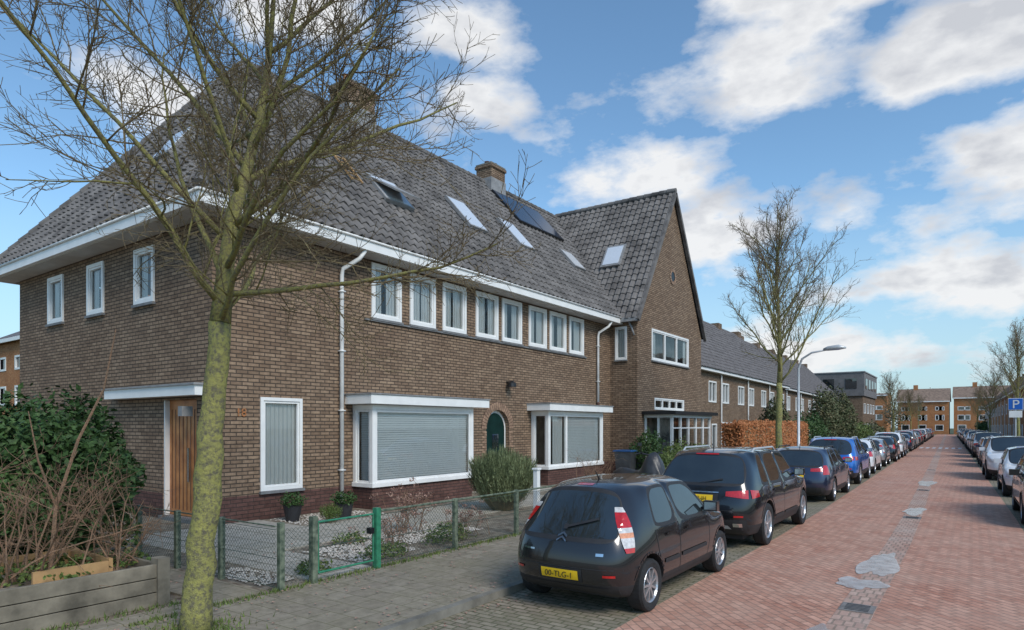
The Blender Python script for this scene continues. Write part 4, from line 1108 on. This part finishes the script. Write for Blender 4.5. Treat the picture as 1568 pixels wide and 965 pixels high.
def car(kind,col,x,yrear,rot=0,det=True,plate='JX-912-R',flip=False,rimk='rim',spokes=5):
    P,me0,bvh=CARS[kind]; nm={'hatch':'parked_hatchback','suv':'parked_suv','wagon':'parked_estate_car'}[kind]
    L,W=P['L'],P['W']; hw=W/2
    e=empty(nm,(x,yrear,0)); e.rotation_euler=(0,0,rot)
    if flip: e.rotation_euler=(0,0,math.pi+rot); e.location=(x,yrear+L,0)
    me=me0.copy(); me.materials[0]=getpaint('car_paint_'+col,*PT[col])
    o=bpy.data.objects.new('body',me); COL.objects.link(o); o.parent=e
    wheels(e,W,P['wy'],P['r'],spokes,rimk)
    mb=MB([]); pk='paintkey_'+col; M[pk]=PA['car_paint_'+col]
    bk=P['belt']; r_=P['r']
    Y=(0,1,0);Z=(0,0,1)
    def rp(cor,k,n=6,off=.006): patch(mb,bvh,(0,0,0),Y,Z,cor,k,n,off)
    if kind=='hatch':
        rp([(-.23,.395),(.23,.395),(.23,.50),(-.23,.50)],'plate',6,.016)
        rp([(-.27,.37),(.27,.37),(.27,.52),(-.27,.52)],'plast',6,.006)
        rp([(-.72,.26),(.72,.26),(.72,.33),(-.72,.33)],'plast',16,.006)
        rp([(-.68,.525),(.68,.525),(.68,.535),(-.68,.535)],'plast',16,.003)
        for s in(-1,1):
            rp([(s*.62,.45),(s*.50,.45),(s*.50,.475),(s*.62,.475)],'redl',3,.012)
            d=Vector((-s*.85,1,0))
            H0,H1=.70,1.16
            for j in range(9):
                za=H0+(H1-H0)*j/9; zb_=H0+(H1-H0)*(j+1)/9
                ta=j/9;tb2=(j+1)/9
                wf=lambda t:.080*math.sin(math.pi*(.14+.78*t))**.6+.006
                sh=lambda t:-s*.07*t
                k=('redl','clearl','clearl','orangel','clearl','redl','redl','redl','clearl')[j]
                patch(mb,bvh,(s*.68,.22,0),d,Z,[(-wf(ta)+sh(ta),za),(wf(ta)+sh(ta),za),(wf(tb2)+sh(tb2),zb_),(-wf(tb2)+sh(tb2),zb_)],k,5,.010,m=2)
        rp([(-.10,1.370),(.10,1.370),(.10,1.387),(-.10,1.387)],'redl',4,.014)
        for j in(0,1):
            z=.83+j*.042
            rp([(-.058,z-.036),(0,z),(0,z+.02),(-.058,z-.016)],'chrome',2,.024); rp([(.058,z-.036),(0,z),(0,z+.02),(.058,z-.016)],'chrome',2,.024)
        rp([(-.50,.67),(-.34,.67),(-.34,.69),(-.50,.69)],'chrome',3,.008); rp([(.42,.67),(.50,.67),(.50,.70),(.42,.70)],'chrome',3,.008)
        rp([(-.03,.945),(.01,.93),(.36,1.03),(.35,1.05)],'plast',6,.026)
        rp([(-.02,.92),(.03,.92),(.03,.97),(-.02,.97)],'plast',3,.03)
        doors=[[(1.42,.30),(1.43,.90)],[(.92,.32),(.92,.45),(.80,.62),(.74,.88)],[(2.40,.32),(2.48,.55),(2.50,.88)],[(.95,.29),(2.40,.29)]]
        hnd=[(1.0,.80),(1.62,.80)]
        mold=[[(.95,.50),(1.38,.50)],[(1.47,.50),(2.35,.50)]]
    elif kind=='suv':
        rp([(-.26,.80),(.26,.80),(.26,.91),(-.26,.91)],'plate',4,.014)
        rp([(-.34,.77),(.34,.77),(.34,.93),(-.34,.93)],'plast',6,.004)
        rp([(-.80,.34),(.80,.34),(.78,.52),(-.78,.52)],'plast',16,.008)
        rp([(-.55,.36),(.55,.36),(.5,.42),(-.5,.42)],'galv',8,.014)
        rp([(-.35,.945),(.35,.945),(.35,.965),(-.35,.965)],'chrome',8,.02)
        for s in(-1,1):
            rp([(s*.80,.86),(s*.46,.90),(s*.46,.975),(s*.78,1.00)],'redl',8,.010)
            d=Vector((-s,.45,0)); patch(mb,bvh,(s*.9,.3,0),d,Z,[(-.14,.86),(.14,.88),(.10,.98),(-.14,1.0)],'redl',5,.008)
            rp([(s*.74,.56),(s*.60,.56),(s*.60,.59),(s*.74,.59)],'redl',3,.016)
            rp([(s*.72,.40),(s*.58,.40),(s*.58,.46),(s*.72,.46)],'chrome',3,.016)
        rp([(-.68,.66),(.68,.66),(.68,.668),(-.68,.668)],'plast',14,.003)
        rp([(-.2,1.56),(.2,1.56),(.2,1.58),(-.2,1.58)],'redl',4,.02)
        rp([(-.02,1.10),(.02,1.10),(.38,1.16),(.37,1.18)],'plast',6,.02)
        doors=[[(2.09,.36),(2.10,1.04)],[(1.35,.42),(1.30,.66),(1.12,.85),(1.10,1.03)],[(3.25,.40),(3.30,.75),(3.26,1.03)],[(1.35,.37),(3.2,.37)]]
        hnd=[(1.32,.93),(2.3,.93)]; mold=[[(1.42,.45),(2.05,.45)],[(2.14,.45),(3.2,.45)]]
    else:
        rp([(-.26,.66),(.26,.66),(.26,.77),(-.26,.77)],'plate',4,.012)
        rp([(-.78,.3),(.78,.3),(.76,.42),(-.76,.42)],'plast',16,.008)
        for s in(-1,1):
            d=Vector((-s*.8,1,0)); patch(mb,bvh,(s*.76,.2,0),d,Z,[(-.13,.76),(.13,.76),(.07,1.0),(-.07,1.0)],'redl',5,.008)
            rp([(s*.70,.84),(s*.42,.84),(s*.42,.92),(s*.70,.94)],'redl',5,.008)
        doors=[[(2.0,.30),(2.01,.93)],[(1.25,.34),(1.22,.55),(1.08,.75),(1.06,.93)],[(3.12,.32),(3.18,.6),(3.14,.93)],[(1.25,.31),(3.1,.31)]]
        hnd=[(1.25,.83),(2.2,.83)]; mold=[[(1.3,.36),(3.05,.36)]]
    for s in (-1,1):
        for dd in doors: seam(mb,bvh,dd,.011,'plast',s)
        for (y,z) in hnd: seam(mb,bvh,[(y,z),(y+.17,z+.004)],.028,pk,s,off=.022); seam(mb,bvh,[(y-.01,z-.016),(y+.18,z-.012)],.018,'plast',s,off=.004)
        for dd in mold: seam(mb,bvh,dd,.05,'plast',s,off=.010)
        for yy in P['wy']:
            pts=[(yy+(r_+.062)*math.cos(R(t)),r_+.01+(r_+.062)*math.sin(R(t))) for t in range(8,173,12)]
            seam(mb,bvh,pts,.022 if kind=='hatch' else (.06 if kind=='suv' else .02),'plast' if kind=='suv' else pk,s,off=.006)
        ym=P['pillars'][-1][2]-.22
        mb.obox((s*(hw+.06),ym,bk+.09),(.09,0,0),(0,.05,0),(0,0,.065),pk); mb.obox((s*(hw-.04),ym+.02,bk+.05),(.07,0,0),(0,.02,0),(0,0,.02),'plast')
        mb.obox((s*(hw+.06),ym-.052,bk+.09),(.075,0,0),(0,.003,0),(0,0,.05),'chrome')
    Yn=(0,-1,0)
    def fp(cor,k,n=6,off=.006): patch(mb,bvh,(0,L,0),Yn,Z,cor,k,n,off)
    nz=P['nose']
    fp([(-.26,.42),(.26,.42),(.26,.53),(-.26,.53)],'plate',4,.014)
    fp([(-.5,.28),(.5,.28),(.55,.39),(-.55,.39)],'plast',10,.008)
    fp([(-.38,nz-.1),(.38,nz-.1),(.42,nz+.01),(-.42,nz+.01)],'plast',10,.008)
    for s in(-1,1):
        d=Vector((-s*.6,-1,0)); patch(mb,bvh,(s*.62*hw/.8,L-.1,0),d,Z,[(-.17,nz-.08),(.17,nz-.1),(.15,nz+.05),(-.12,nz+.04)],'clearl',5,.01)
    if kind!='hatch':
        for s in (-1,1):
            zt=P['H']-.03; mb.tube([(s*hw*.66,.95,zt-.05),(s*hw*.67,1.1,zt+.02),(s*hw*.67,2.4,zt+.02),(s*hw*.66,2.6,zt-.05)],.018,6,'galv' if kind=='suv' else 'plast')
    mb.tube([(0,.85,P['H']-.05),(0,.72,P['H']+.08)],[.012,.004],5,'plast')
    mb.box(-hw+.28,hw-.28,.3,L-.3,.16,.3,'plast')
    mb.build('trim_and_lights',e,smooth=False)
    if det:
        zc={'hatch':.412,'suv':.82,'wagon':.68}[kind]; h=bvh.ray_cast(Vector((0,-2,zc+.03)),Vector((0,1,0)))
        cu=bpy.data.curves.new('plate_text','FONT'); cu.body=plate; cu.size=.088; cu.align_x='CENTER'; cu.extrude=.001; cu.materials.append(M['black'])
        t=bpy.data.objects.new('plate_text',cu); COL.objects.link(t); t.parent=e; t.location=(0,h[0].y-.026,zc+.003); t.rotation_euler=(R(90),0,0)
    return e
car('hatch','charcoal',-3.68,6.18,R(0),plate='00-TLG-1',spokes=9)
car('suv','black',-3.78,10.75,R(.3),plate='R-912-JH',spokes=5)
car('wagon','navy',-3.95,18.7,R(1),plate='K-384-TB')
car('suv','blue',-4.15,25.0,R(1),plate='H-271-XN')
car('wagon','white',-4.3,31.0,R(1.4),plate='S-550-GL')
car('hatch','silver',-4.35,37.2,R(1.4),det=False)
cols=['black','white','grey','navy','silver','white','black','red','grey']
kinds=['wagon','suv','hatch','wagon','suv','wagon']
yy=42.5;i=0
while yy<150:
    car(kinds[i%6],cols[i%9],-3.75+bend(yy),yy,R(1.4),det=False); yy+=5.7+ (i%3)*.4; i+=1
car('wagon','black',1.66,16.4,R(.6),det=False,flip=True)
car('hatch','white',1.42,23.4,R(1.2),det=False,flip=True)
car('suv','white',1.2,30.2,R(1.4),det=False,flip=True)
yy=39.5;i=3
while yy<150:
    car(kinds[(i*5)%6],cols[(i*4)%9],1.68+bend(yy),yy,R(1.4),det=False,flip=True); yy+=5.6+(i%3)*.5; i+=1

# ---------------------------------------------------------------- sky and sun
SUN_AZ,SUN_EL=112,42
wd=bpy.data.worlds.new('World'); scene.world=wd; wd.use_nodes=True; nt=wd.node_tree; nt.nodes.clear()
out=N(nt,'ShaderNodeOutputWorld'); bg=N(nt,'ShaderNodeBackground'); bg.inputs['Strength'].default_value=.15
sky=N(nt,'ShaderNodeTexSky'); sky.sky_type='NISHITA'; sky.sun_disc=False; sky.sun_elevation=R(SUN_EL); sky.sun_rotation=R(SUN_AZ)
sky.air_density=1.0; sky.dust_density=.2; sky.ozone_density=2.0
tc=N(nt,'ShaderNodeTexCoord'); nrm=N(nt,'ShaderNodeVectorMath',operation='NORMALIZE'); nt.links.new(tc.outputs['Generated'],nrm.inputs[0])
sp=N(nt,'ShaderNodeSeparateXYZ'); nt.links.new(nrm.outputs[0],sp.inputs[0])
def MT(op,a,b=None,clamp=False):
    n=N(nt,'ShaderNodeMath',operation=op); n.use_clamp=clamp
    for i,v in enumerate((a,b)):
        if v is None: continue
        if hasattr(v,'links'): nt.links.new(v,n.inputs[i])
        else: n.inputs[i].default_value=v
    return n.outputs[0]
az=MT('ARCTAN2',sp.outputs[0],sp.outputs[1]); el=MT('ARCSINE',sp.outputs[2])
zz=MT('ADD',MT('MAXIMUM',sp.outputs[2],0.0),.50)
def coords(dz):
    cb=N(nt,'ShaderNodeCombineXYZ'); z2=MT('ADD',zz,dz)
    nt.links.new(MT('DIVIDE',sp.outputs[0],z2),cb.inputs[0]); nt.links.new(MT('DIVIDE',sp.outputs[1],z2),cb.inputs[1])
    nt.links.new(MT('MULTIPLY',sp.outputs[2],1.6),cb.inputs[2]); return cb.outputs[0]
n1=noise(nt,coords(0),4.6,8,.58); n1b=noise(nt,coords(.045),4.6,4,.58); n2=noise(nt,coords(0),1.6,2,.5)
blobs=[(-17.2,27.2,11.5,4.0),(-10,32,16,2.6),(-40.5,31,9,3.3),(-39.5,26.8,5.5,2.4),(-26,20.0,11.5,4.4),(-1,11.5,10,5.2),(.5,26.5,9,3.4),(1.5,18.8,6,3.0),(-9,6.0,18,2.6),(-54,31,10,3),(-18.5,15.5,6,3.5),(-64,24,8,3)]
cur=None
for a,e_,ra,re in blobs:
    dx=MT('DIVIDE',MT('SUBTRACT',az,R(a)),R(ra)); dy=MT('DIVIDE',MT('SUBTRACT',el,R(e_)),R(re))
    d=MT('SUBTRACT',1.0,MT('SQRT',MT('ADD',MT('MULTIPLY',dx,dx),MT('MULTIPLY',dy,dy))))
    cur=d if cur is None else MT('MAXIMUM',cur,d)
cur=MT('MAXIMUM',cur,-.8)
dens=MT('ADD',MT('MULTIPLY',cur,.52),MT('MULTIPLY',MT('SUBTRACT',n1,.5),1.9))
dens=MT('ADD',dens,MT('MULTIPLY',MT('SUBTRACT',n2,.5),.3))
mask=ramp(nt,dens,.0,.30); mask2=MT('MULTIPLY',mask,.96)
rel=MT('ADD',MT('MULTIPLY',MT('SUBTRACT',n1b,n1),4.2),.5)
rel=MT('SUBTRACT',MT('ADD',rel,.26),MT('MULTIPLY',dens,.55))
shade=ramp(nt,rel,.0,.75,(4.1,4.22,4.5),(6.0,6.04,6.1))
skyc=mixc(nt,1.0,sky.outputs[0],(1.0,1.20,1.22),'MULTIPLY')
hzf=ramp(nt,el,.0,.30,(.9,.9,.9),(0,0,0))
skyc=mixc(nt,hzf,skyc,(3.0,4.1,4.8))
hz=mixc(nt,mask2,skyc,shade)
nt.links.new(hz,bg.inputs['Color']); nt.links.new(bg.outputs[0],out.inputs[0])
sd=bpy.data.lights.new('sun','SUN'); sd.energy=2.5; sd.angle=R(24); sd.color=(1,.95,.87)
so=bpy.data.objects.new('sun',sd); COL.objects.link(so)
dirv=Vector((math.sin(R(SUN_AZ))*math.cos(R(SUN_EL)),math.cos(R(SUN_AZ))*math.cos(R(SUN_EL)),math.sin(R(SUN_EL))))
so.rotation_euler=dirv.to_track_quat('Z','Y').to_euler(); so.location=dirv*60

# ---------------------------------------------------------------- camera
cd=bpy.data.cameras.new('camera'); cam=bpy.data.objects.new('camera',cd); COL.objects.link(cam); scene.camera=cam
cd.sensor_width=36; cd.lens=22.85; cd.shift_y=.1085; cd.clip_end=1500; cd.clip_start=.05
cam.location=(0,0,2.05); cam.rotation_euler=(R(90),0,R(35.36))
scene.view_settings.view_transform='Standard'; scene.view_settings.look='None'; scene.view_settings.exposure=0
